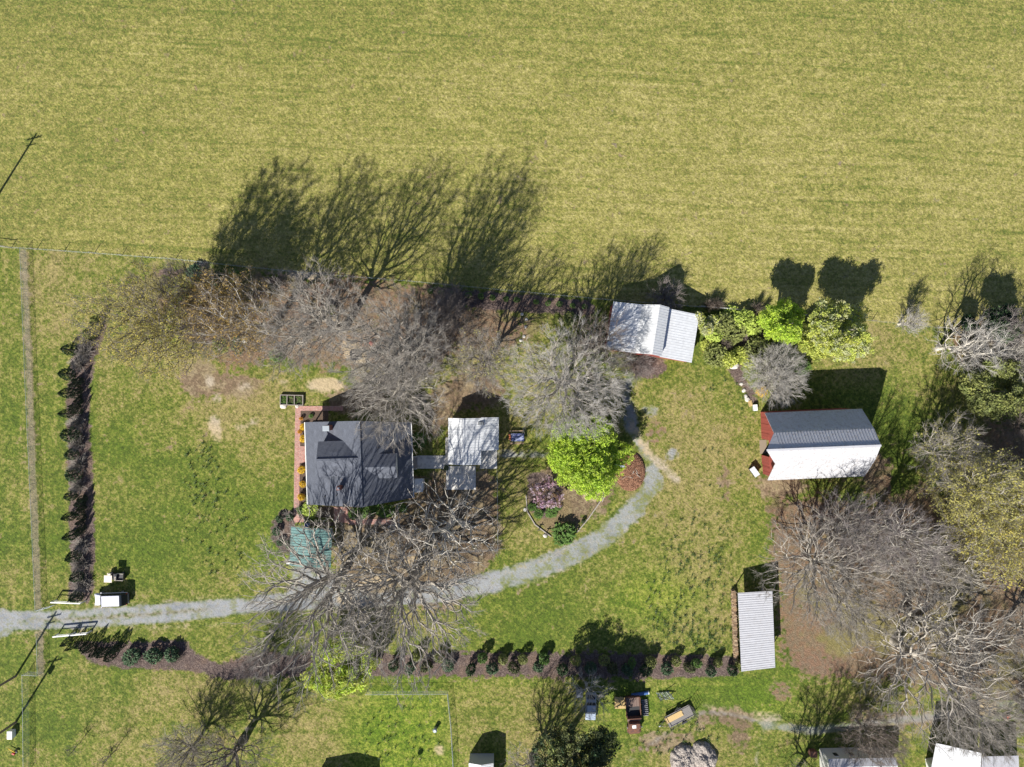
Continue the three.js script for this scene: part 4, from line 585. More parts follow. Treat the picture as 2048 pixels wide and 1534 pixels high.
const twigBall = [321, 322].map((s) => { const R = rng(s), b = new MB(); for (let i = 0; i < 150; i++) { const a = R() * 6.283, e = 0.25 + 1.25 * R(), L = 0.8 + 0.5 * R(), x = Math.cos(a) * Math.cos(e) * L, z = Math.sin(a) * Math.cos(e) * L, y = Math.sin(e) * L * 1.25 + 0.1; b.tube([[x * 0.1, 0, z * 0.1], [x * 0.55 + 0.12 * (R() - 0.5), y * 0.55, z * 0.55 + 0.12 * (R() - 0.5)], [x, y, z]], [0.022, 0.015, 0.008], 3); for (let k = 0; k < 2; k++) { const x2 = x + (R() - 0.5) * 0.45, y2 = y + 0.1 * R(), z2 = z + (R() - 0.5) * 0.45; b.tube([[x * 0.6, y * 0.6, z * 0.6], [x2, y2, z2]], [0.013, 0.007], 3); } } return b.geo(); });
let shrubCount = 0;
function shrub(kind, label, pos, w, h, o = {}) {
  const i = shrubCount++, R = rng(7000 + i * 13), cat = o.cat ?? 'shrub', key = kind + (o.mat ? o.mat.uuid : '') + (i % 3);
  const turn = R() * 6.283, k = 0.76 + 0.46 * R(), sc = kind === 'column' ? [w * k, h * (0.76 + 0.42 * R()), w * k] : [w * k, h / 1.75 * (0.8 + 0.4 * R()), w * (0.9 + 0.25 * R())];
  if (SHRUB[key]) return copyOf(SHRUB[key], o.name ?? SHRUB[key].userData.base, label, pos, turn, sc, o.group ?? undefined);
  const base = o.name ?? (kind === 'column' ? 'columnar_conifer' : kind === 'twigs' ? 'bare_shrub' : 'shrub');
  const t = thing(base, label, cat, pos, turn, o.group); t.userData.base = undefined; t.scale.set(...sc);
  if (kind === 'column') { mesh('trunk', cyl(0.1, 0.14, 0.9, 0, 0.4, 0, 6), BARK.dark, t); mesh('foliage', colGeos[i % 2], o.mat ?? LEAF.conifer, t); }
  else if (kind === 'twigs') mesh('stems', twigBall[i % 2], o.mat ?? TWIG.brown, t);
  else { mesh('stems', stemGeo, BARK.dark, t); mesh('foliage', shrubGeos[i % 3], o.mat ?? LEAF.dark, t); }
  SHRUB[key] = t; SHRUB[key].userData = { label, category: cat, ...(o.group ? { group: o.group } : {}) }; Object.defineProperty(SHRUB[key].userData, 'base', { value: base, enumerable: false });
  return t;
}
// west bed, from the top down: broad evergreens along its left edge
[[143, 748], [150, 700, 0.9], [143, 786], [143, 826], [150, 868, 1.3], [150, 908, 1.3], [153, 948, 1.3], [148, 990], [148, 1030], [152, 1068, 0.9], [156, 1110, 1.25], [160, 1150, 1.25], [160, 1190, 1.1]].forEach(([x, y, w = 1], i) => shrub('column', `broad dark conifer on the left edge of the west mulch bed, ${ORD[i]} from the top`, P(x, y), 0.98 * w, 3.1, { name: 'conifer', cat: 'conifer', group: 'broad conifers along the west mulch bed', mat: LEAF.dark }));
[762, 770, 780, 791, 802, 812, 822].forEach((y, i) => shrub('column', `narrow dark conifer in the upper clump of the west mulch bed, ${ORD[i]} from the top`, P(164 - (i % 2) * 4, y), 0.5, 2.7, { name: 'columnar_conifer', cat: 'conifer', group: 'narrow conifers in the upper clump of the west bed' }));
[996, 1005, 1014, 1023, 1033, 1043, 1053, 1062].forEach((y, i) => shrub('column', `narrow dark conifer in the lower clump of the west mulch bed, ${ORD[i]} from the top`, P(171 - (i % 2) * 4, y), 0.52, 2.8, { name: 'columnar_conifer', cat: 'conifer', group: 'narrow conifers in the lower clump of the west bed' }));
[[178, 684], [172, 705], [162, 730], [158, 845], [160, 886], [160, 928], [162, 972], [166, 1088], [166, 1126], [168, 1168]].forEach(([x, y], i) => shrub('twigs', `brown leafless shrub in the west mulch bed, ${ORD[i]} from the top`, P(x, y), 1.55, 1.7, { name: 'bare_shrub', mat: TWIG.pale, group: 'leafless shrubs in the west mulch bed' }));
[[196, 650], [202, 640], [186, 668]].forEach(([x, y], i) => shrub('column', `olive conifer at the upper tip of the west mulch bed, ${ORD[i]} from the right`, P(x, y), 0.8, 2.6, { name: 'conifer', cat: 'conifer', mat: LEAF.olive, group: 'conifers at the tip of the west bed' }));
// lower left bed
[[143, 1279], [152, 1288], [168, 1285], [177, 1291], [190, 1290], [194, 1303, 1.3], [203, 1299], [216, 1300], [225, 1310, 1.3], [234, 1294], [244, 1290]].forEach(([x, y, w = 1], i) => shrub('column', `narrow dark conifer in the lower left mulch bed, ${ORD[i]} from the left`, P(x, y), 0.55 * w, 2.9, { name: 'columnar_conifer', cat: 'conifer', group: 'narrow conifers in the lower left bed' }));
[[270, 1308], [314, 1306], [350, 1304]].forEach(([x, y], i) => shrub('leafy', `round brownish evergreen in the lower left mulch bed, ${ORD[i]} from the left`, P(x, y), 1.3, 2.3, { mat: LEAF.bluegreen, group: 'round evergreens in the lower left bed' }));
[[276, 1314], [320, 1312], [356, 1310]].forEach(([x, y], i) => shrub('twigs', `leafless shrub against the round evergreen, ${ORD[i]} from the left in the lower left bed`, P(x, y), 1.0, 1.5, { name: 'bare_shrub', group: 'leafless shrubs in the lower left bed' }));
// long double row
[790, 822, 854, 897, 943, 985, 1027, 1076, 1124, 1180, 1222, 1252, 1289, 1330, 1376, 1417, 1460].forEach((x, i) => shrub('leafy', `dark evergreen shrub in the front row of the long hedge, ${ORD[i]} from the left`, P(x, 1327 + i * 0.45 + (i * 5 % 7 - 3)), 0.95, 2.3, { mat: [LEAF.bluegreen, LEAF.dark, LEAF.bluegreen, LEAF.darkOlive][(i * 7 + 1) % 4], group: 'front row of the long evergreen hedge' }));
[838, 880, 966, 1006, 1046, 1088, 1150, 1206, 1261, 1299, 1349, 1390, 1432, 1476].forEach((x, i) => shrub('leafy', `lighter green shrub in the back row of the long hedge, ${ORD[i]} from the left`, P(x, 1308 + i * 1.1 + (i * 3 % 5 - 2)), 0.85, 2.2, { mat: [LEAF.olive, LEAF.green, LEAF.olive][(i * 5) % 3], group: 'back row of the long evergreen hedge' }));
// round bed by the carport
[[562, 1036, 'topmost'], [582, 1033, 'upper right'], [556, 1061, 'leftmost'], [563, 1083, 'lower left'], [579, 1087, 'lowest']].forEach(([x, y, w]) => shrub('leafy', `${w} clipped round shrub in the small mulch bed beside the carport`, P(x, y), 0.62, 1.3, { mat: LEAF.bluegreen, name: 'round_shrub', group: 'round shrubs beside the carport' }));
// along the pasture fence
[862, 884, 906, 938, 962, 985, 1012, 1034, 1072, 1096, 1118, 1145, 1168].forEach((x, i) => shrub('leafy', `dark shrub in the strip along the pasture fence, ${ORD[i]} from the left`, P(x, 584 + (x - 862) * 0.1), 0.5, 1.7, { mat: LEAF.green, group: 'shrubs along the pasture fence' }));
// house front and back
[[609, 853, 'uppermost large'], [608, 877, 'second large'], [605.5, 939, 'middle large'], [607.5, 967, 'fourth large'], [604.5, 993, 'lowest large']].forEach(([x, y, w]) => shrub('leafy', `${w} yellow flowering shrub in front of the farmhouse`, P(x, y), 0.62, 1.1, { mat: LEAF.yellow, name: 'yellow_shrub', group: 'yellow shrubs in front of the farmhouse' }));
[[604, 837, 'upper'], [601, 863, 'lower']].forEach(([x, y, w]) => shrub('leafy', `${w} small orange flowering shrub beside the brick path`, P(x, y), 0.38, 0.7, { mat: LEAF.orangeY, name: 'orange_shrub', group: 'small orange shrubs beside the brick path' }));
shrub('leafy', 'small green plant in the bed at the upper corner of the brick path', P(623, 832), 0.4, 0.5, { mat: LEAF.green });
shrub('leafy', 'large bright boxwood at the lower corner of the farmhouse', P(624, 1015), 1.35, 1.6, { mat: LEAF.box, name: 'boxwood' });
shrub('leafy', 'small dark boxwood beside the brick path below the farmhouse', P(604, 1019), 0.65, 1.1, { mat: LEAF.green, name: 'boxwood' });
[[710, 1027, 0.9, 'first'], [724, 1024, 1.0, 'second'], [743, 1017, 1.1, 'third'], [764, 1018, 1.4, 'fourth'], [780, 1020, 1.1, 'fifth']].forEach(([x, y, w, n]) => shrub('leafy', `green foundation bush under the lower wall of the farmhouse, ${n} from the left`, P(x, y), w, 1.4, { mat: LEAF.green, group: 'foundation bushes below the farmhouse' }));
shrub('leafy', 'bush dotted with red berries at the lower right corner of the farmhouse', P(806, 1015), 0.9, 1.3, { mat: LEAF.green, name: 'berry_bush' });
shrub('leafy', 'dark bush in the corner between farmhouse and walkway', P(839, 880), 1.2, 1.6, { mat: LEAF.green });
shrub('leafy', 'bush at the corner of the patio steps', P(893, 935), 0.45, 0.8, { mat: LEAF.dark });
// island bed and yard
shrub('leafy', 'large dark green mound shrub at the lower tip of the island bed', P(1127, 1065), 1.75, 1.9, { mat: LEAF.green, name: 'mound_shrub' });
[[1064, 1013, 0.7], [1077, 1026, 0.75], [1102, 1024, 1.0], [1116, 1014, 0.7]].forEach(([x, y, w], i) => shrub('leafy', `bright green perennial clump in the island bed, ${ORD[i]} from the left`, P(x, y), w, 0.8, { mat: LEAF.green, name: 'perennial_clump', group: 'green clumps in the island bed' }));
shrub('leafy', 'small dark shrub by the timber edging of the island bed', P(1166, 1041), 0.4, 0.8, { mat: LEAF.dark });
// undergrowth beside the upper barn
[[1412, 690], [1424, 668], [1440, 650], [1446, 690], [1460, 632], [1464, 664], [1470, 706], [1480, 640], [1488, 684], [1496, 722], [1500, 652], [1508, 700], [1512, 632], [1516, 676], [1428, 712], [1452, 720]].forEach(([x, y], i) => shrub(i % 5 === 3 ? 'twigs' : 'leafy', `rough wild bush in the thicket right of the upper barn, ${ORD[i]} by distance from it`, P(x, y), 1.3 + (i % 3) * 0.35, 1.4 + (i % 4) * 0.5, { mat: i % 5 === 3 ? TWIG.brown : [LEAF.yellowgreen, LEAF.box, LEAF.olive][i % 3], name: 'wild_bush', group: 'wild bushes right of the upper barn' }));
[[1580, 722], [1600, 735], [1560, 700]].forEach(([x, y], i) => shrub('leafy', `dark bush in the shade below the lime green round tree, ${ORD[i]} from the left`, P([1560, 1580, 1600][i], [700, 722, 735][i]), 1.5, 1.2, { mat: LEAF.green, name: 'wild_bush' }));
shrub('leafy', 'bright yellow bush below the small pale round tree', P(1521, 783), 0.9, 1.0, { mat: LEAF.yellow, name: 'yellow_bush' });
[[1140, 640, 1.8], [1172, 660, 2.0], [1196, 676, 1.8], [1160, 690, 1.6]].forEach(([x, y, w], i) => shrub('leafy', `green bush left of the upper barn, ${ORD[i]} from the top`, P(x, y), w * 0.7, 1.2, { mat: LEAF.olive, name: 'wild_bush', group: 'bushes left of the upper barn' }));
[[470, 552, 1.4, LEAF.green, 'green bush at the pasture fence above the orange tree'], [440, 560, 1.3, LEAF.dark, 'dark bush at the pasture fence above the yellow budding tree'], [446, 690, 1.5, LEAF.olive, 'olive bush under the yellow budding tree'], [480, 690, 1.4, LEAF.bluegreen, 'grey green bush below the orange tree'], [556, 712, 1.2, LEAF.green, 'green bush below the white limbed orange tree'], [395, 548, 1.4, LEAF.bluegreen, 'greyish bush by the pasture fence left of the orange tree'], [660, 620, 1.1, LEAF.olive, 'olive bush behind the pale oak']].forEach(([x, y, w, m, l]) => shrub('leafy', l, P(x, y), w, 1.5, { mat: m, name: 'wild_bush' }));
[[1415, 612, 1.2], [1432, 610, 1.1], [1508, 618, 1.0], [1524, 622, 0.8]].forEach(([x, y, w], i) => shrub('twigs', `bushy fence growth casting a spiky shadow on the pasture, ${ORD[i]} from the left`, P(x, y), w, 2.6, { name: 'bare_shrub', mat: TWIG.brown, group: 'fence growth right of the upper barn' }));

// ---------------------------------------------------------------- paths of brick
{
  const R = rng(42), brickGeo = new RoundedBoxGeometry(0.205, 0.06, 0.098, 1, 0.008), mats = M.brick;
  const areas = [[589.2, 812, 600, 1041, -0.9], [600, 812, 686, 821, 0], [599, 892, 615, 925, 0], [589, 1035, 609.5, 1044, 0], [668, 1014, 696, 1045, 0], [697, 1038, 792, 1049, 0]];
  areas.forEach(([x0, y0, x1, y1, tilt], k) => {
    const pos = P((x0 + x1) / 2, (y0 + y1) / 2), w = (x1 - x0) * S, d = (y1 - y0) * S, t = new THREE.Group(); t.name = numbered('brick_path'); t.position.copy(pos); t.rotation.y = tilt * Math.PI / 180; t.userData.kind = 'structure'; scene.add(t);
    mesh('mortar_bed', box(w, 0.04, d, 0, 0.022, 0), std(new THREE.Color().setRGB(0.32, 0.24, 0.2), 0.95), t);
    const list = []; for (let i = 0; i * 0.107 < d - 0.05; i++) for (let j = 0; j * 0.215 < w - 0.1; j++) list.push([-w / 2 + 0.107 + j * 0.215 + (i % 2 ? 0.05 : -0.02), -d / 2 + 0.053 + i * 0.107]);
    const im = new THREE.InstancedMesh(brickGeo, std(new THREE.Color().setRGB(1, 1, 1), 0.9), list.length), m = new THREE.Matrix4(), c = new THREE.Color(); im.name = 'bricks'; im.userData.kind = 'stuff'; im.receiveShadow = true;
    list.forEach(([x, z], i) => { m.makeRotationY((R() - 0.5) * 0.05).setPosition(x, 0.045 + 0.006 * R(), z); im.setMatrixAt(i, m); const v = 0.8 + 0.4 * R(), g = R(); im.setColorAt(i, c.setRGB(0.42 * v, (0.205 + 0.08 * g) * v, (0.17 + 0.07 * g) * v)); });
    t.add(im);
  });
}
// ---------------------------------------------------------------- fences
function meshPanel(a, b, h, mat, parent, pitch = 0.14, r = 0.0045) {   // chain link between two ground points (world)
  const mb = new MB(), L = a.distanceTo(b), d = b.clone().sub(a).normalize(), n = Math.ceil(L / pitch), at = (s, y) => { s = Math.min(L, Math.max(0, s)); return [a.x + d.x * s, y, a.z + d.z * s]; };
  for (let i = -Math.ceil(h / pitch); i <= n; i++) { const s = i * pitch; if (s + h > 0) { const y0 = s < 0 ? -s : 0, y1 = s + h > L ? L - s : h; if (y1 > y0) mb.tube([at(s + y0, 0.05 + y0), at(s + y1, 0.05 + y1)], [r, r], 3); } const e = s + h; if (s < L && e > 0) { const y0 = e > L ? e - L : 0, y1 = s < 0 ? e : h; if (y1 > y0) mb.tube([at(e - y0, 0.05 + y0), at(e - y1, 0.05 + y1)], [r, r], 3); } }
  const m = mesh('chain_link', mb.geo(), mat, parent); m.userData.kind = 'stuff'; return m;
}
function chainFence(label, pts, step, h = 1.5) {
  const t = thing('chain_link_fence', label, 'fence', P(...pts[0])), o = P(...pts[0]);
  for (let i = 0; i < pts.length - 1; i++) {
    const a = P(...pts[i]).sub(o), b = P(...pts[i + 1]).sub(o), n = Math.max(1, Math.round(a.distanceTo(b) / step));
    for (let k = i ? 1 : 0; k <= n; k++) { const p = a.clone().lerp(b, k / n); mesh('post', cyl(0.03, 0.03, h + 0.08, p.x, h / 2, p.z, 8), M.galv, t); }
    mesh('top_rail', bar(a.clone().setY(h), b.clone().setY(h), 0.022), M.galv, t);
    meshPanel(a, b, h - 0.05, M.galv, t);
  }
  return t;
}
chainFence('long chain link fence up the left side beside the dead grass strip', [[53, 499], [64, 780], [76, 1040], [83.5, 1216]], 3, 1.5);
chainFence('chain link fence with a jog on the lower left lawn', [[85.5, 1262], [88, 1344], [57.5, 1342], [59, 1440], [60, 1540]], 3, 1.5);
chainFence('chain link fence around the bright mown lawn at the bottom', [[735, 1382], [896, 1381], [903, 1450], [908, 1540]], 3, 1.3);
chainFence('wire fence around the dirt garden below the cottage', [[797, 1008], [799, 1030], [803, 1108], [996, 1097], [995, 966], [994, 937]], 2.4, 1.25);
{
  const t = thing('open_gate', 'open chain link gate leaf beside the gravel entrance', 'gate', P(84, 1216)), d = P(112, 1209).sub(P(84, 1216));
  for (const y of [0.12, 0.75, 1.42]) mesh('rail', bar(V(0, y, 0), V(d.x, y, d.z), 0.024), M.galv, t); for (const f of [0, 0.5, 1]) mesh('upright', bar(V(d.x * f, 0.05, d.z * f), V(d.x * f, 1.45, d.z * f), 0.024), M.galv, t);
  meshPanel(V(0, 0, 0), d, 1.35, M.galv, t);
}
for (const [label, x0, y0, x1, y1] of [['white board fence wing above the driveway entrance', 114, 1199, 172, 1201], ['white board fence wing below the driveway entrance', 118, 1267, 184, 1261]]) {
  const t = thing('board_fence', label, 'fence', P(x0, y0)), d = P(x1, y1).sub(P(x0, y0)); d.y = 0;
  for (const y of [0.75, 1.35]) mesh('rail', beam(V(0, y, 0), V(d.x, y, d.z), 0.05, 0.12), M.plainWhite, t); mesh('cap_rail', beam(V(0, 1.5, 0), V(d.x, 1.5, d.z), 0.18, 0.05), M.plainWhite, t);
  for (const f of [0, 0.5, 1]) mesh('post', box(0.14, 1.47, 0.14, d.x * f, 0.735, d.z * f + 0.001), M.plainWhite, t);
}
{
  const t = thing('wire_fence', 'post and wire fence along the edge of the pasture', 'fence', P(-20, 492)), o = P(-20, 492), R = rng(77);
  const pts = [[-20, 492], [23, 496], [74, 499], [129, 503], [189, 507], [244, 511], [297, 515.5], [351, 519]]; const far = FENCE.slice(8); let prev = [351, 519];
  for (const e of far) { const L = Math.hypot(e[0] - prev[0], e[1] - prev[1]), n = Math.max(1, Math.round(L / 54)); for (let k = 1; k <= n; k++) pts.push([prev[0] + (e[0] - prev[0]) * k / n, prev[1] + (e[1] - prev[1]) * k / n]); prev = e; if (e[0] > 2040) break; }
  const w = pts.map((p) => P(...p).sub(o));
  w.forEach((p, i) => mesh('post', cyl(0.05, 0.06, 1.55, p.x, 0.75, p.z, 7, (R() - 0.5) * 0.06, (R() - 0.5) * 0.06), M.oldWood, t));
  for (const y of [0.35, 0.75, 1.1, 1.42]) { const mb = new MB(); mb.tube(w.map((p) => [p.x, y, p.z + 0.06]), w.map(() => 0.008), 3); mesh('wire', mb.geo(), M.galv, t); }
  mesh('brace', bar(V(...w[1].toArray()).setY(1.3), V(...w[0].toArray()).setY(1.35), 0.05), M.greyWood, t);
}
{ const t = thing('fence_rail', 'pale pipe rail across the fence beside the upper barn', 'rail', P(1396, 613)); mesh('pipe', bar(V(0, 0.9, 0), V(5.2, 0.9, 0.45), 0.045), M.plainWhite, t); for (const x of [0.1, 5.1]) mesh('post', cyl(0.05, 0.06, 1.2, x, 0.6, x * 0.085, 7), M.oldWood, t); }
// ---------------------------------------------------------------- poles
function pole(label, px, py, h, can) {
  const t = thing('utility_pole', label, 'utility pole', P(px, py));
  mesh('pole', cyl(0.13, 0.19, h + 0.2, 0, h / 2 - 0.1, 0, 10), M.oldWood, t);
  const x = mesh('crossarm', box(2.3, 0.14, 0.12, 0, h - 0.5, 0.15, 0.25), M.oldWood, t);
  for (const k of [-1, -0.45, 0.45, 1]) mesh('insulator', cyl(0.05, 0.07, 0.2, k * 1.02 * Math.cos(0.25), h - 0.33, 0.15 - k * 1.02 * Math.sin(0.25), 8), M.galv, x);
  if (can) { const c = mesh('transformer', cyl(0.28, 0.28, 0.95, 0.42, h - 2.0, 0.1, 14), M.galv, t); mesh('bushing', cyl(0.05, 0.06, 0.25, 0.42, h - 1.42, 0.1, 8), M.galv, c); }
  else mesh('lower_arm', box(1.5, 0.12, 0.1, 0.1, h - 1.6, 0.15, 0.25), M.oldWood, t);
}
pole('utility pole by the driveway entrance with its shadow across the drive', 32, 1352, 10.2, false);
pole('utility pole with a transformer can near the lower left corner', 32, 1444, 10.4, true);
pole('utility pole beyond the left edge whose shadow lies on the pasture', -9, 399, 10.4, false);
{
  const t = thing('yard_light', 'yard light on a pole rising through the lime green tree', 'lamp post', P(1218, 920));
  mesh('pole', cyl(0.07, 0.1, 6.1, 0, 3, 0, 8), M.oldWood, t); mesh('arm', bar(V(0, 5.9, 0), V(1.1, 6.0, 0.25), 0.03), M.galv, t); mesh('lamp_head', rbox(0.6, 0.16, 0.3, 0.05, 1.2, 5.98, 0.27), M.galv, t);
  const b = thing('bird_feeder', 'round feeder on a pole whose shadow lies near the bottom edge', 'bird feeder', P(808, 1556)); mesh('pole', cyl(0.03, 0.03, 4.0, 0, 2, 0, 8), M.black, b); const s = new THREE.SphereGeometry(0.4, 16, 12); s.translate(0, 4.2, 0); mesh('globe', s, M.black, b);
}
// ---------------------------------------------------------------- vehicles
function wheel(t, x, z, r, w, m = M.galv) { const y = mesh('wheel', cyl(r, r, w, x, r, z, 18, Math.PI / 2), M.rubber, t); mesh('rim', cyl(r * 0.6, r * 0.6, w + 0.02, x, r, z, 14, Math.PI / 2), m, y); }
function sideExtrude(pts, w, bevel = 0.06) { const s = new THREE.Shape(pts.map(([x, y]) => new THREE.Vector2(x, y))), g = new THREE.ExtrudeGeometry(s, { depth: w - bevel * 2, bevelEnabled: true, bevelThickness: bevel, bevelSize: bevel, bevelSegments: 3, steps: 1 }); g.translate(0, 0, -w / 2 + bevel); return g; }
const carPaint = (r, g, b) => new THREE.MeshPhysicalMaterial({ color: new THREE.Color().setRGB(r, g, b), roughness: 0.4, clearcoat: 0.8, clearcoatRoughness: 0.15 });
{ // white minivan, nose to the left (-x)
  const t = thing('minivan', 'white minivan parked beside the gravel driveway, nose to the left', 'van', P(229, 1194.5), 0.03), w = carPaint(0.6, 0.61, 0.67);
  mesh('body', new RoundedBoxGeometry(5.15, 0.75, 1.94, 5, 0.32).translate(0, 0.7, 0), w, t); mesh('hood', sideExtrude([[-2.3, 0.85], [-2.1, 1.02], [-1.7, 1.14], [-1.3, 1.2], [-1.3, 0.8]], 1.6, 0.1), w, t);
  mesh('cabin', sideExtrude([[-1.75, 0.95], [-0.95, 1.76], [-0.7, 1.86], [1.75, 1.86], [2.1, 1.76], [2.52, 1.0], [2.5, 0.9]], 1.86, 0.12), M.glass, t);
  const roof = mesh('roof', rbox(2.8, 0.1, 1.64, 0.05, 0.5, 1.95, 0), w, t); for (let i = -3; i <= 3; i++) mesh('roof_rib', rbox(2.5, 0.03, 0.06, 0.012, 0.5, 2.01, i * 0.2), w, roof);
  for (const s of [-1, 1]) { for (const x of [-0.72, 0.55, 1.75]) mesh('pillar', beam(V(x - 0.05, 1.1, s * 0.9), V(x + 0.05, 1.88, s * 0.82), 0.08, 0.1), w, t); mesh('mirror', rbox(0.16, 0.16, 0.24, 0.05, -1.35, 1.2, s * 1.12), w, t); mesh('headlight', rbox(0.22, 0.14, 0.42, 0.05, -2.52, 0.86, s * 0.72), M.steel, t); mesh('tail_light', rbox(0.1, 0.4, 0.18, 0.04, 2.56, 1.0, s * 0.84), std(new THREE.Color().setRGB(0.35, 0.02, 0.02), 0.3), t); for (const x of [-1.6, 1.55]) wheel(t, x, s * 0.9, 0.35, 0.24); }
  mesh('wiper', bar(V(-1.5, 1.38, -0.4), V(-1.28, 1.55, 0.3), 0.015), M.black, t); mesh('rear_bumper', rbox(0.18, 0.2, 1.8, 0.06, 2.62, 0.5, 0), M.black, t); mesh('front_bumper', rbox(0.2, 0.22, 1.8, 0.08, -2.58, 0.52, 0), w, t);
}
{ // cream utility cart, nose left
  const t = thing('golf_cart', 'cream golf cart with a canopy and cargo bed parked above the white minivan', 'golf cart', P(236, 1151), -0.03);
  mesh('canopy', rbox(1.25, 0.08, 1.12, 0.03, -0.45, 1.92, 0), M.cream, t);
  for (const x of [-0.98, 0.08]) for (const z of [-0.48, 0.48]) mesh('canopy_post', cyl(0.022, 0.022, 1.25, x, 1.28, z, 6), M.black, t);
  mesh('front_cowl', sideExtrude([[-1.25, 0.35], [-1.3, 0.6], [-1.0, 0.82], [-0.72, 0.85], [-0.72, 0.3]], 1.1, 0.05), M.cream, t);
  mesh('chassis', rbox(2.5, 0.18, 1.0, 0.05, 0.05, 0.38, 0), M.black, t); mesh('seat', rbox(0.5, 0.3, 1.02, 0.06, -0.05, 0.68, 0), M.black, t); mesh('seat_back', rbox(0.14, 0.45, 1.02, 0.05, 0.24, 0.98, 0), M.cream, t);
  const bed = mesh('cargo_bed', box(1.0, 0.04, 1.05, 0.82, 0.62, 0), M.black, t); for (const z of [-0.53, 0.53]) mesh('bed_side', box(1.04, 0.3, 0.04, 0.82, 0.78, z), M.cream, bed); for (const x of [0.3, 1.34]) mesh('bed_end', box(0.04, 0.3, 1.02, x, 0.78, 0), M.black, bed);
  const sw = new THREE.TorusGeometry(0.17, 0.018, 6, 16); sw.rotateY(Math.PI / 2); sw.rotateZ(0.6); sw.translate(-0.52, 1.02, -0.22); mesh('steering_wheel', sw, M.black, t);
  for (const x of [-0.9, 0.95]) for (const z of [-0.5, 0.5]) wheel(t, x, z, 0.23, 0.2);
}
{ // car under the tree, nose down (+z)
  const t = thing('pickup_truck', 'silver blue pickup parked under the small whitish tree', 'pickup', P(1180.5, 1409), -Math.PI / 2 - 0.03), w = carPaint(0.36, 0.43, 0.54);
  mesh('body', sideExtrude([[-2.1, 0.4], [-2.12, 0.8], [-0.6, 0.86], [0.9, 0.9], [1.95, 0.82], [2.1, 0.6], [2.08, 0.36]], 1.62, 0.07), w, t);
  mesh('cabin', sideExtrude([[-0.75, 0.85], [-0.5, 1.4], [0.45, 1.44], [1.05, 0.88]], 1.42, 0.07), M.glass, t); mesh('roof', rbox(1.05, 0.08, 1.34, 0.03, -0.02, 1.47, 0), w, t);
  const b = mesh('bed', box(1.25, 0.05, 1.3, -1.38, 0.88, 0), M.dark, t); for (const z of [-0.7, 0.7]) mesh('bed_rail', box(1.35, 0.1, 0.09, -1.4, 0.92, z), w, b); mesh('tailgate', box(0.08, 0.12, 1.45, -2.08, 0.92, 0), w, b);
  for (const s of [-1, 1]) { mesh('headlight', rbox(0.16, 0.12, 0.3, 0.04, 2.05, 0.66, s * 0.6), M.steel, t); for (const x of [-1.35, 1.4]) wheel(t, x, s * 0.72, 0.31, 0.2); }
}
{ // rusty dump truck, nose down
  const t = thing('dump_truck', 'rusty brown flatbed dump truck with a wooden floored bed', 'truck', P(1264, 1422), -Math.PI / 2 + 0.06);
  const rust = std(0xffffff, 0.85, { map: tile(256, (x, y) => { const v = 0.7 + 0.6 * (wrapN(x, y, 16, 256, 171) - 0.3), r = sst(0.5, 0.7, wrapN(x, y, 32, 256, 172)); return [(0.13 + 0.06 * r) * v, (0.062 + 0.02 * r) * v, (0.048 - 0.004 * r) * v]; }) });
  const bedIn = std(new THREE.Color().setRGB(0.17, 0.12, 0.1), 0.9);
  const bd = mesh('bed_floor', box(3.1, 0.12, 2.15, -1.35, 1.12, 0), M.dark, t); for (let i = 0; i < 5; i++) mesh('floor_board', box(1.5, 0.05, 0.38, -2.05, 1.2, -0.82 + i * 0.41), bedIn, bd);
  for (const s of [-1, 1]) { mesh('bed_side', box(3.2, 0.62, 0.1, -1.35, 1.45, s * 1.1), rust, t); for (const x of [-2.7, -1.8, -0.9, 0]) mesh('stake', box(0.12, 0.64, 0.06, x, 1.44, s * 1.18), rust, t); }
  mesh('headboard', box(0.12, 1.0, 2.2, 0.24, 1.62, 0), rust, t); mesh('tailgate', box(0.1, 0.6, 2.2, -2.95, 1.42, 0), rust, t); mesh('bed_lip', box(0.5, 0.08, 2.1, 0.6, 1.5, 0), bedIn, t);
  mesh('cab', sideExtrude([[0.95, 0.6], [0.95, 1.95], [1.05, 2.08], [1.75, 2.08], [2.0, 1.3], [2.9, 1.22], [3.0, 1.0], [2.98, 0.55]], 1.75, 0.08), rust, t);
  mesh('windshield', slab(V(2.06, 1.34, -0.75), V(1.83, 2.0, -0.7), V(2.06, 1.34, 0.75), V(1.83, 2.0, 0.7), 0.03), M.glass, t); mesh('roof_patch', rbox(0.5, 0.04, 0.62, 0.015, 1.42, 2.185, 0.12), M.plainWhite, t);
  mesh('chassis', box(5.6, 0.2, 0.8, 0, 0.62, 0), M.black, t); mesh('bumper', box(0.14, 0.22, 1.9, 3.05, 0.6, 0), M.black, t);
  for (const s of [-1, 1]) { mesh('fender', rbox(1.0, 0.16, 0.4, 0.06, 2.35, 1.0, s * 0.9), rust, t); mesh('mirror', box(0.06, 0.3, 0.16, 1.7, 1.7, s * 1.15), M.steel, t); wheel(t, 2.3, s * 0.85, 0.42, 0.26, rust); wheel(t, -1.8, s * 0.82, 0.42, 0.45, rust); mesh('headlight', cyl(0.11, 0.11, 0.08, 2.99, 0.85, s * 0.62, 12, 0, Math.PI / 2), M.steel, t); }
}
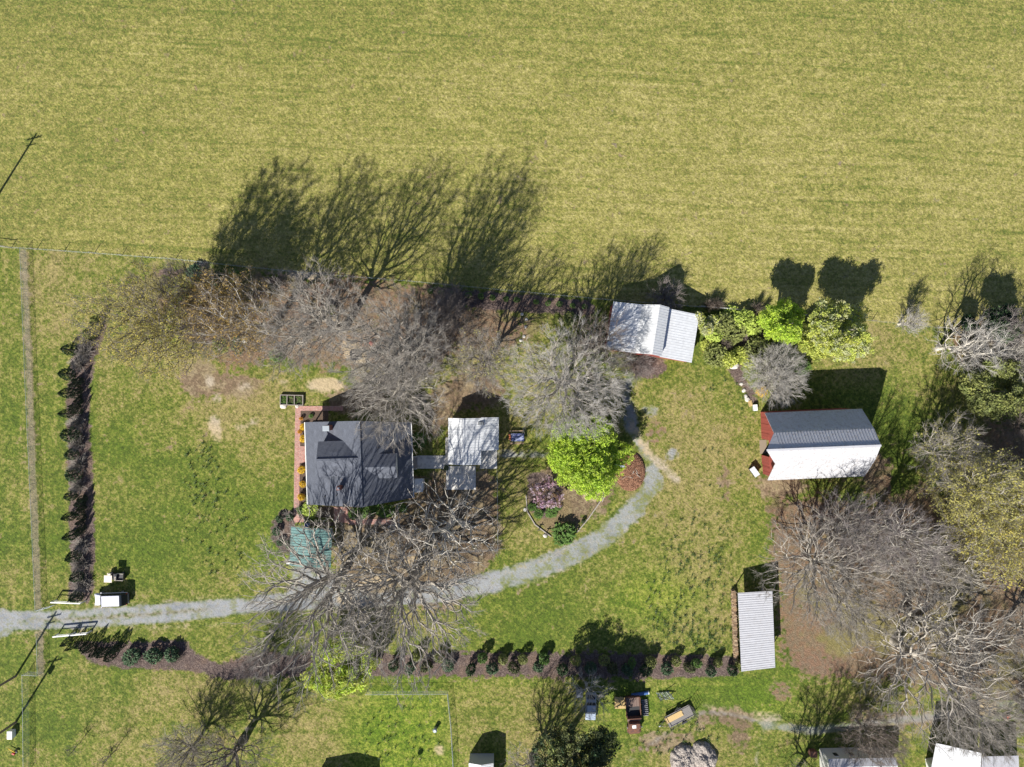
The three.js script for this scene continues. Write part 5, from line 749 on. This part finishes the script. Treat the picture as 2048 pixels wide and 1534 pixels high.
{ // utility trailer with lumber
  const t = thing('utility_trailer', 'black utility trailer with a mesh ramp and grey board deck', 'trailer', P(1357, 1429), 0.48);
  const deck = std(new THREE.Color().setRGB(0.19, 0.18, 0.17), 0.9);
  for (let i = 0; i < 8; i++) mesh('deck_board', box(4.3, 0.05, 0.235, 0, 0.55 + (i % 3) * 0.003, -0.86 + i * 0.246), deck, t);
  for (const s of [-1, 1]) { mesh('side_rail', box(4.4, 0.06, 0.06, 0, 0.95, s * 1.02), M.black, t); for (const x of [-2.1, -1, 0, 1, 2.1]) mesh('upright', box(0.05, 0.42, 0.05, x, 0.74, s * 1.02), M.black, t); wheel(t, 0.3, s * 1.12, 0.34, 0.2); mesh('fender', rbox(1.0, 0.05, 0.3, 0.02, 0.3, 0.72, s * 1.17), M.black, t); }
  mesh('front_rail', box(0.06, 0.06, 2.1, -2.17, 0.95, 0), M.black, t); mesh('frame', box(4.35, 0.1, 1.9, 0, 0.44, 0), M.black, t);
  for (const s of [-1, 1]) mesh('tongue', bar(V(-2.15, 0.45, s * 0.7), V(-3.4, 0.45, 0), 0.05), M.black, t); mesh('coupler', rbox(0.3, 0.14, 0.16, 0.03, -3.5, 0.47, 0), M.steel, t); mesh('jack', cyl(0.04, 0.04, 0.6, -3.1, 0.5, 0.12, 8), M.steel, t);
  const rp = mesh('ramp_frame', bar(V(2.2, 0.55, -1), V(2.55, 1.95, -1), 0.03), M.black, t); mesh('ramp_bar', bar(V(2.2, 0.55, 1), V(2.55, 1.95, 1), 0.03), M.black, rp); for (let i = 0; i <= 5; i++) { const f = i / 5; mesh('ramp_bar', bar(V(2.2 + 0.35 * f, 0.55 + 1.4 * f, -1), V(2.2 + 0.35 * f, 0.55 + 1.4 * f, 1), 0.022), M.black, rp); } for (const z of [-0.5, 0, 0.5]) mesh('ramp_bar', bar(V(2.2, 0.55, z), V(2.55, 1.95, z), 0.018), M.black, rp);
  const l = thing('lumber_stack', 'stack of yellow new boards lying on the black trailer', 'lumber', P(1348, 1429).setY(0.585), 0.48); for (let k = 0; k < 2; k++) for (let i = 0; i < 5; i++) mesh('board', box(3.0 - 0.06 * ((i * 3 + k) % 4), 0.05, 0.17, -0.15 + 0.03 * (i % 2), 0.027 + k * 0.054, -0.36 + i * 0.178), M.newWood, l);
}
// ---------------------------------------------------------------- things lying by the truck
{
  const t = thing('plank_stack', 'low stack of pale planks left of the rusty truck', 'planks', P(1240.5, 1404)); for (let i = 0; i < 7; i++) mesh('plank', box(0.24, 0.07, 1.9 - 0.05 * (i % 3), -0.8 + i * 0.265, 0.2 + 0.004 * (i % 2), 0.02 * (i % 3)), M.newWood, t); for (const z of [-0.7, 0.7]) mesh('bearer', box(1.9, 0.13, 0.1, 0, 0.09, z), M.oldWood, t);
  const p = thing('plastic_pipe', 'short blue plastic pipe behind the rusty truck', 'pipe', P(1279, 1386), 0.16); mesh('barrel', cyl(0.27, 0.27, 2.7, 0, 0.28, 0, 20, 0, Math.PI / 2), std(new THREE.Color().setRGB(0.05, 0.12, 0.3), 0.4), p); mesh('end_cap', cyl(0.29, 0.29, 0.12, 1.4, 0.28, 0, 20, 0, Math.PI / 2), M.plainWhite, p);
  const r = thing('steel_rack', 'black steel grate panel standing right of the rusty truck', 'rack', P(1289, 1413), 0.1); for (let i = 0; i < 9; i++) mesh('crossbar', box(0.9, 0.05, 0.05, 0, 0.42, -1.25 + i * 0.31), M.steel, r); for (const x of [-0.45, -0.15, 0.15, 0.45]) mesh('side_bar', box(0.05, 0.06, 2.6, x, 0.36, 0), M.black, r); for (const x of [-0.45, 0.45]) for (const z of [-1.2, 1.2]) mesh('leg', box(0.06, 0.36, 0.06, x, 0.17, z), M.black, r); mesh('underside_sheet', box(0.86, 0.02, 2.5, 0, 0.3, 0), M.dark, r);
  const f = thing('metal_rails', 'pile of grey metal rails with a slatted shadow beside the trailer', 'metal rails', P(1327, 1389), 0.1); const R = rng(91); for (let i = 0; i < 7; i++) mesh('rail', beam(V(-1.1 + i * 0.3, 0.15 + 0.08 * (i % 2), -0.5), V(-0.75 + i * 0.34 + 0.2 * R(), 0.85, 0.45), 0.12, 0.06), M.steel, f); mesh('cross_rail', bar(V(-1.2, 0.5, -0.1), V(1.3, 0.95, 0.6), 0.05), M.black, f); mesh('cross_rail', bar(V(-0.9, 0.98, 0.5), V(1.3, 1.1, -0.6), 0.05), M.black, f); for (const x of [-0.9, 1.2]) mesh('prop', bar(V(x, 0, 0.1), V(x, 0.95, 0.1), 0.04), M.black, f);
  const b = thing('crate', 'dark grey box left of the silver blue pickup', 'crate', P(1158, 1382), 0.03); mesh('box_body', rbox(0.95, 0.8, 1.3, 0.04, 0, 0.4, 0), std(new THREE.Color().setRGB(0.13, 0.15, 0.18), 0.6), b); mesh('lid', rbox(1.0, 0.08, 1.36, 0.03, 0, 0.85, 0), std(new THREE.Color().setRGB(0.16, 0.18, 0.22), 0.5), b);
  const gp = (label, px, py, seed, rx) => { const g = new THREE.SphereGeometry(1, 110, 50, 0, Math.PI * 2, 0, Math.PI / 2), p = g.attributes.position; for (let i = 0; i < p.count; i++) { const x = p.getX(i), y = p.getY(i), z = p.getZ(i), n = 1.7 * (fbm(x * 2.6 + 9, z * 2.6 + 9, seed, 4) - 0.5), m2 = vn(x * 22, z * 22, seed + 3) - 0.5; const rr = 1 + 0.25 * n; p.setXYZ(i, x * rr * rx, Math.pow(Math.max(0, y), 1.3) * 1.25 * (1 + 0.5 * n) + 0.2 * m2 * y, z * rr * rx * 1.2); } g.computeVertexNormals(); const t2 = thing('gravel_pile', label, 'gravel pile', P(px, py)); mesh('heap', g, std(0xffffff, 0.95, { map: tile(256, (x, y) => { const v = 0.12 + 1.3 * hash2(x >> 1, y >> 1, 181) * hash2(x >> 2, y >> 2, 182) + 0.25 * wrapN(x, y, 32, 256, 183); return [0.42 * v + 0.06, 0.37 * v + 0.055, 0.33 * v + 0.05]; }) }), t2); };
  gp('left of two gravel heaps at the bottom edge', 1366, 1519, 5, 2.15); gp('right of two gravel heaps at the bottom edge', 1404, 1514, 6, 2.2);
}
// ---------------------------------------------------------------- yard things
{
  const lp = thing('leaf_pile', 'large oval mound of brown leaves and sticks beside the driveway curve', 'leaf pile', P(1260, 943)); const g = new THREE.SphereGeometry(1, 48, 20, 0, Math.PI * 2, 0, Math.PI / 2), p = g.attributes.position; for (let i = 0; i < p.count; i++) { const x = p.getX(i), y = p.getY(i), z = p.getZ(i), n = fbm(x * 4 + 3, z * 4 + 3, 7, 3) - 0.5; p.setXYZ(i, x * 2.35 * (1 + 0.12 * n), y * 0.75 * (1 + 0.5 * n), z * 3.1 * (1 + 0.12 * n)); } g.computeVertexNormals(); mesh('mound', g, std(new THREE.Color().setRGB(0.2, 0.105, 0.065), 1), lp);
  const R = rng(19), b = new MB(); for (let i = 0; i < 5200; i++) { const a = R() * 6.283, q = Math.sqrt(R()), x = Math.cos(a) * q, z = Math.sin(a) * q; b.leaf(x * 2.35, 0.75 * Math.sqrt(Math.max(0, 1 - q * q)) + 0.05, z * 3.1, 0.08 + 0.05 * R(), R, 0.5); } mesh('leaves', b.geo(), std(new THREE.Color().setRGB(0.3, 0.16, 0.1), 1), lp).userData.kind = 'stuff';
  for (let i = 0; i < 7; i++) { const a = R() * 3, x = (R() - 0.5) * 2, z = -0.6 + R() * 1.4; mesh('stick', bar(V(x, 0.75, z), V(x + Math.cos(a) * 1.1, 0.85, z + Math.sin(a) * 0.8), 0.025, 5), BARK.white, lp); }
  const fr = thing('fire_pit', 'dark square fire pit frame on the pale ground behind the house', 'fire pit', P(711, 711), 0.1); for (const [x, z, w, d] of [[0, -0.7, 1.6, 0.12], [0, 0.7, 1.6, 0.12], [-0.74, 0, 0.12, 1.28], [0.74, 0, 0.12, 1.28]]) mesh('steel_side', box(w, 0.35, d, x, 0.18, z), M.black, fr); mesh('ash', box(1.3, 0.06, 1.2, 0, 0.06, 0), std(new THREE.Color().setRGB(0.3, 0.27, 0.24), 1), fr); for (const z of [-0.3, 0.2]) mesh('log', cyl(0.08, 0.09, 1.1, 0, 0.16, z, 8, 0, Math.PI / 2), M.dark, fr);
  const ball = thing('red_ball', 'bright red ball right of the fire pit', 'ball', P(744, 686)); const sp = new THREE.SphereGeometry(0.38, 20, 14); sp.translate(0, 0.38, 0); mesh('ball', sp, std(new THREE.Color().setRGB(0.62, 0.05, 0.03), 0.5), ball);
  const rb = thing('raised_bed', 'timber raised bed in three compartments at the end of the brick path', 'raised bed', P(585, 800), -0.02); for (const z of [-0.78, 0.78]) mesh('long_board', box(3.7, 0.5, 0.1, 0, 0.25, z), M.greyWood, rb); for (const x of [-1.8, -0.72, 0.45, 1.8]) mesh('cross_board', box(0.1, 0.5, 1.45, x, 0.252, 0), M.greyWood, rb); mesh('soil', box(3.5, 0.16, 1.4, 0, 0.08, 0), std(new THREE.Color().setRGB(0.06, 0.045, 0.03), 1), rb);
  const R2 = rng(23), pb = new MB(); for (let i = 0; i < 380; i++) pb.leaf(-1.7 + 3.4 * R2() * (R2() > 0.4 ? 1 : 0.3), 0.18 + 0.2 * R2(), -0.6 + 1.2 * R2(), 0.08 + 0.05 * R2(), R2, 0.5); mesh('plants', pb.geo(), LEAF.green, rb).userData.kind = 'stuff';
  const tb = thing('picnic_table', 'table with a rumpled blue patterned cloth right of the cottage', 'table', P(1032, 874)); mesh('tabletop', box(2.3, 0.06, 1.2, 0.1, 0.73, 0), M.timber, tb); for (const x of [-0.9, 1.0]) for (const z of [-0.5, 0.5]) mesh('leg', box(0.08, 0.7, 0.08, x, 0.35, z), M.timber, tb); for (const z of [-0.95, 0.95]) mesh('bench', box(2.2, 0.05, 0.26, 0.1, 0.44, z), M.timber, tb);
  const cg = new THREE.PlaneGeometry(2.05, 1.24, 40, 24); cg.rotateX(-Math.PI / 2); const cp = cg.attributes.position; for (let i = 0; i < cp.count; i++) cp.setY(i, 0.785 + 0.05 * fbm(cp.getX(i) * 3 + 5, cp.getZ(i) * 3 + 5, 8, 3)); cg.computeVertexNormals(); cg.translate(0.25, 0, 0);
  const cl = mesh('tarp', cg, std(0xffffff, 0.7, { map: tile(128, (x, y) => { const k = sst(0.5, 0.62, wrapN(x, y, 16, 128, 191)); return [0.06 + 0.2 * k, 0.08 + 0.21 * k, 0.2 + 0.22 * k]; }) })); cl.position.copy(tb.position); tag(cl, 'rumpled blue and white tarp lying on the picnic table', 'tarp');
  const ot = thing('orange_jug', 'orange containers at the left end of the picnic table', 'container', P(1020, 872).setY(0.762)); for (const [x, z] of [[-0.1, -0.25], [0.02, 0.12], [-0.05, 0.42]]) mesh('jug', rbox(0.28, 0.3, 0.24, 0.06, x, 0.15, z), std(new THREE.Color().setRGB(0.6, 0.16, 0.07), 0.5), ot);
  const wb = thing('tank', 'small white tank at the lower left corner of the green carport', 'tank', P(581, 1121)); mesh('tank_body', rbox(0.7, 0.95, 0.72, 0.08, 0, 0.48, 0), M.plainWhite, wb); mesh('cap', cyl(0.12, 0.12, 0.08, 0, 0.99, 0, 12), M.galv, wb);
  const bb = thing('barrel', 'blue barrel at the upper edge of the green carport', 'barrel', P(617, 1048)); mesh('barrel_body', cyl(0.3, 0.3, 0.9, 0, 0.45, 0, 18), std(new THREE.Color().setRGB(0.04, 0.1, 0.3), 0.45), bb); mesh('lid', cyl(0.31, 0.31, 0.06, 0, 0.93, 0, 18), std(new THREE.Color().setRGB(0.06, 0.14, 0.36), 0.45), bb);
  const pl = thing('tree_ring', 'round white stone planter left of the dirt garden fence', 'planter', P(784, 1056)); const tg = new THREE.TorusGeometry(0.55, 0.1, 8, 24); tg.rotateX(Math.PI / 2); tg.translate(0, 0.25, 0); mesh('rim', tg, M.concrete, pl); mesh('bowl', cyl(0.55, 0.4, 0.25, 0, 0.12, 0, 20), M.concrete, pl); mesh('soil', cyl(0.48, 0.48, 0.04, 0, 0.26, 0, 20), M.dark, pl);
  const rs = thing('reed_bundle', 'bundle of dry straw canes against the left side of the garden fence', 'canes', P(795, 1086)); const rm = new MB(); for (let i = 0; i < 90; i++) { const z = (R2() - 0.5) * 3.2, x = (R2() - 0.5) * 0.6; rm.tube([[x, 0.05, z], [x + (R2() - 0.5) * 0.4, 0.3 + 0.3 * R2(), z + (R2() - 0.5) * 1.2], [x + (R2() - 0.5) * 0.8, 0.5 + 0.5 * R2(), z + (R2() - 0.5) * 1.6]], [0.02, 0.016, 0.01], 3); } mesh('canes', rm.geo(), std(new THREE.Color().setRGB(0.45, 0.34, 0.19), 0.95), rs);
  const tc = thing('trash_can', 'pale grey round can standing on the bright mown lawn', 'trash can', P(871, 1456)); mesh('can_body', cyl(0.32, 0.27, 0.85, 0, 0.43, 0, 20), M.steel, tc); mesh('lid', cyl(0.2, 0.35, 0.14, 0, 0.92, 0, 20), M.galv, tc);
  const ub = thing('utility_box', 'white utility box at the foot of the lower left pole', 'box', P(27.5, 1465)); mesh('cabinet', rbox(0.75, 0.85, 1.2, 0.04, 0, 0.43, 0), M.plainWhite, ub); mesh('lid', rbox(0.82, 0.07, 1.27, 0.02, 0, 0.89, 0), M.plainWhite, ub);
  const ty = thing('ride_on_toy', 'yellow and red plastic ride-on toy in the lower left corner', 'toy', P(30, 1500), -0.45); mesh('handle_bar', bar(V(-0.95, 0.3, 0), V(0.3, 0.34, 0.05), 0.06), std(new THREE.Color().setRGB(0.7, 0.45, 0.02), 0.5), ty); mesh('body', rbox(0.5, 0.3, 0.34, 0.1, 0.15, 0.25, 0.42), std(new THREE.Color().setRGB(0.4, 0.03, 0.03), 0.5), ty); mesh('seat', rbox(0.34, 0.2, 0.3, 0.08, 0.5, 0.32, -0.1), M.black, ty); for (const z of [-0.3, 0.45]) mesh('toy_wheel', cyl(0.14, 0.14, 0.1, 0.3, 0.14, z, 12, Math.PI / 2), M.black, ty);
  const rt = thing('toy_wagon', 'red and orange toy tractor at the bottom right corner', 'toy', P(2010, 1432), 0.5); mesh('body', rbox(1.0, 0.4, 0.5, 0.08, 0, 0.4, 0), std(new THREE.Color().setRGB(0.65, 0.1, 0.04), 0.5), rt); mesh('seat', rbox(0.4, 0.3, 0.4, 0.06, -0.5, 0.72, 0), M.cream, rt); for (const x of [-0.4, 0.45]) for (const z of [-0.3, 0.3]) mesh('wheel', cyl(0.2, 0.2, 0.14, x, 0.2, z, 14, Math.PI / 2), M.rubber, rt);
  const fo = thing('feed_bin', 'rusty bin beside the mobile home', 'bin', P(1622, 1502)); mesh('bin_body', rbox(1.0, 1.0, 0.9, 0.05, 0, 0.5, 0), std(new THREE.Color().setRGB(0.16, 0.07, 0.05), 0.85), fo); mesh('lid', rbox(1.08, 0.08, 0.98, 0.02, 0, 1.04, 0), std(new THREE.Color().setRGB(0.2, 0.09, 0.06), 0.8), fo);
  const dh = thing('metal_trough', 'slanted ribbed metal box standing in front of the red barn', 'box', P(1505, 942), -0.93); mesh('box_body', box(1.45, 0.9, 0.7, 0, 0.47, 0), M.dark, dh); const lid = mesh('lid', box(1.6, 0.06, 0.85, 0, 0.96, 0, 0, 0.12), M.whiteMetal, dh); for (let i = 0; i < 5; i++) mesh('rib', box(0.04, 0.04, 0.84, -0.7 + i * 0.35, 1.0, 0, 0, 0.12), M.steel, lid); for (const x of [-0.6, 0.6]) mesh('leg', box(0.1, 0.2, 0.6, x, 0.1, 0), M.black, dh);
  const ac = thing('equipment_box', 'grey white box at the upper corner of the red barn', 'box', P(1508, 815), 0.1); mesh('box_body', rbox(0.6, 0.6, 0.95, 0.04, 0, 0.3, 0), M.steel, ac); mesh('lid', rbox(0.66, 0.07, 1.0, 0.02, 0, 0.63, 0), M.plainWhite, ac);
  const pt = thing('pallet', 'pale wooden pallet left of the grey white box by the barn', 'pallet', P(1500, 807), 0.25); for (let i = 0; i < 5; i++) mesh('slat', box(0.62, 0.03, 0.14, 0, 0.13, -0.38 + i * 0.19), M.newWood, pt); for (const x of [-0.26, 0, 0.26]) mesh('bearer', box(0.06, 0.1, 0.9, x, 0.06, 0), M.timber, pt);
  // stones and timbers
  const stone = (s) => { const g = new THREE.IcosahedronGeometry(1, 2), p2 = g.attributes.position; for (let i = 0; i < p2.count; i++) { const x = p2.getX(i), y = p2.getY(i), z = p2.getZ(i), n = 1 + 0.5 * (vn(x * 1.6 + 7, z * 1.6 + y * 1.3 + 7, s) - 0.5); p2.setXYZ(i, x * n, y * n * 0.6, z * n); } g.computeVertexNormals(); return g; };
  const st = [1, 2, 3].map(stone), sm = std(new THREE.Color().setRGB(0.5, 0.48, 0.44), 0.95);
  [[1467, 731, 0.62, 'large white boulder at the edge of the wild bushes'], [1492, 714, 0.42, 'long pale stone among the wild bushes'], [1482, 768, 0.26, 'upper small white stone in the row leading to the red barn'], [1487, 781, 0.28, 'second small white stone in the row leading to the red barn'], [1491, 793, 0.26, 'third small white stone in the row leading to the red barn'], [1494, 799, 0.36, 'lowest white stone in the row leading to the red barn'], [1050, 1019, 0.24, 'white stone on the left edging of the island bed'], [1090, 1071, 0.3, 'white stone at the lower tip of the island bed'], [691, 1193, 0.4, 'pale stone beside the parking area under the spreading tree'], [594, 813, 0.24, 'white stone at the end of the brick path below the raised bed'], [568, 812, 0.45, 'white stone slab under the left end of the raised bed']].forEach(([x, y, r, l], i) => { const m = mesh('stone', st[i % 3], sm); m.position.copy(P(x, y, r * 0.3)); m.scale.set(r * (i === 1 ? 1.8 : 1.2), r, r); m.rotation.y = i * 1.3; tag(m, l, 'stone'); });
  [[1044, 629], [1053, 639], [1051, 654], [1048, 673], [1041, 681]].forEach(([x, y], i) => { const m = mesh('garden_stone', st[i % 3], sm); m.position.copy(P(x, y, 0.06)); m.scale.setScalar(0.24); m.rotation.y = i; tag(m, `flat pale stone on the ground left of the upper barn, ${ORD[i]} from the top`, 'stone', 'flat stones left of the upper barn'); });
  const edge = (label, pts) => { const t = thing('timber_edging', label, 'edging', P(...pts[0])), o = P(...pts[0]); for (let i = 0; i < pts.length - 1; i++) { const a = P(...pts[i]).sub(o), b2 = P(...pts[i + 1]).sub(o); mesh('timber', beam(a.setY(0.1), b2.setY(0.1), 0.16, 0.18), M.greyWood, t); } };
  edge('timber edging along the right side of the island bed', [[1213, 972], [1200, 1003], [1177, 1036], [1153, 1065]]); edge('second timber beside the upper end of the island edging', [[1217, 973], [1204, 1003]]); edge('timber edging along the left side of the island bed', [[1052, 990], [1054, 1022], [1070, 1049], [1102, 1073]]);
  for (const [x, y, n] of [[1078, 1057, 'upper'], [1093, 1065, 'lower']]) { const t = thing('garden_cross', `${n} small dark wooden cross on the left edging of the island bed`, 'ornament', P(x, y)); mesh('upright', box(0.1, 1.0, 0.1, 0, 0.5, 0), M.black, t); mesh('arm', box(0.7, 0.1, 0.08, 0, 0.75, 0.09), M.black, t); }
  // firewood along the woodshed
  const fw = thing('firewood_stack', 'long stack of split firewood along the left side of the woodshed', 'firewood', P(1464, 1178), 0.035), R3 = rng(33), woods = [std(new THREE.Color().setRGB(0.4, 0.28, 0.17), 0.9), std(new THREE.Color().setRGB(0.48, 0.37, 0.25), 0.9), std(new THREE.Color().setRGB(0.27, 0.19, 0.13), 0.9)], lg = new THREE.CylinderGeometry(0.085, 0.085, 0.5, 5); lg.rotateZ(Math.PI / 2);
  for (let k = 0; k < 5; k++) for (let i = 0; i < 56; i++) { const m = mesh('log', lg, woods[Math.floor(R3() * 3)], fw); m.position.set((R3() - 0.5) * 0.12 + (k === 4 ? 0.1 : 0), 0.1 + k * 0.17, 0.1 + i * 0.205 + (k % 2) * 0.1); m.rotation.set(R3() * 3, (R3() - 0.5) * 0.3, 0); }
  // leaves lodged on the farmhouse roof
  const lr = new MB(), R4 = rng(37); for (let i = 0; i < 500; i++) { const q = Math.sqrt(R4()), a = R4() * 6.283, x = Math.cos(a) * q * 0.9, z = Math.sin(a) * q * 0.55; lr.leaf(x, 0.06 + x * 0.46 + 0.05 * R4(), z, 0.06 + 0.03 * R4(), R4, 0.6); } const lm = mesh('fallen_leaves', lr.geo(), std(new THREE.Color().setRGB(0.2, 0.12, 0.06), 1)); lm.position.copy(G(693, 959, 6.75)); lm.position.y = 6.75; lm.userData.kind = 'stuff'; tag(lm, 'brown leaves lodged in the corner of the farmhouse roof', 'leaves');
}
// tufts of wild onion grass dotted over the lawn
{
  const R = rng(61), tuft = (() => { const b = new MB(), q = rng(62); for (let i = 0; i < 12; i++) { const a = q() * 6.283, L = 0.1 + 0.12 * q(); b.tube([[0, 0, 0], [Math.cos(a) * L * 0.6, 0.16, Math.sin(a) * L * 0.6], [Math.cos(a) * L * 1.3, 0.2 + 0.1 * q(), Math.sin(a) * L * 1.3]], [0.02, 0.016, 0.006], 3); } return b.geo(); })();
  const it = []; const areas = [[1380, 1190, 90, 110, 170], [1430, 1270, 50, 30, 60], [1340, 1250, 60, 40, 60], [400, 960, 40, 90, 70], [440, 1060, 70, 90, 60], [1400, 1080, 80, 60, 60], [1450, 880, 60, 140, 25], [800, 1470, 90, 60, 50], [1350, 1480, 90, 40, 50]];
  for (const [x, y, rx, ry, n] of areas) for (let i = 0; i < n; i++) { const a = R() * 6.283, q = Math.sqrt(R()), p = P(x + Math.cos(a) * q * rx, y + Math.sin(a) * q * ry); it.push([p.x, 0, p.z, 0, 1, 0, 0.7 + 1.0 * R()]); }
  const g = new THREE.Group(); g.name = 'onion_grass'; g.userData.kind = 'stuff'; tag(g, 'scattered dark green tufts of onion grass on the lawns', 'grass'); scene.add(g); scatter('tufts', [tuft], [LEAF.green], it, g, R, 0.2);
}

renderer.render(scene, camera);
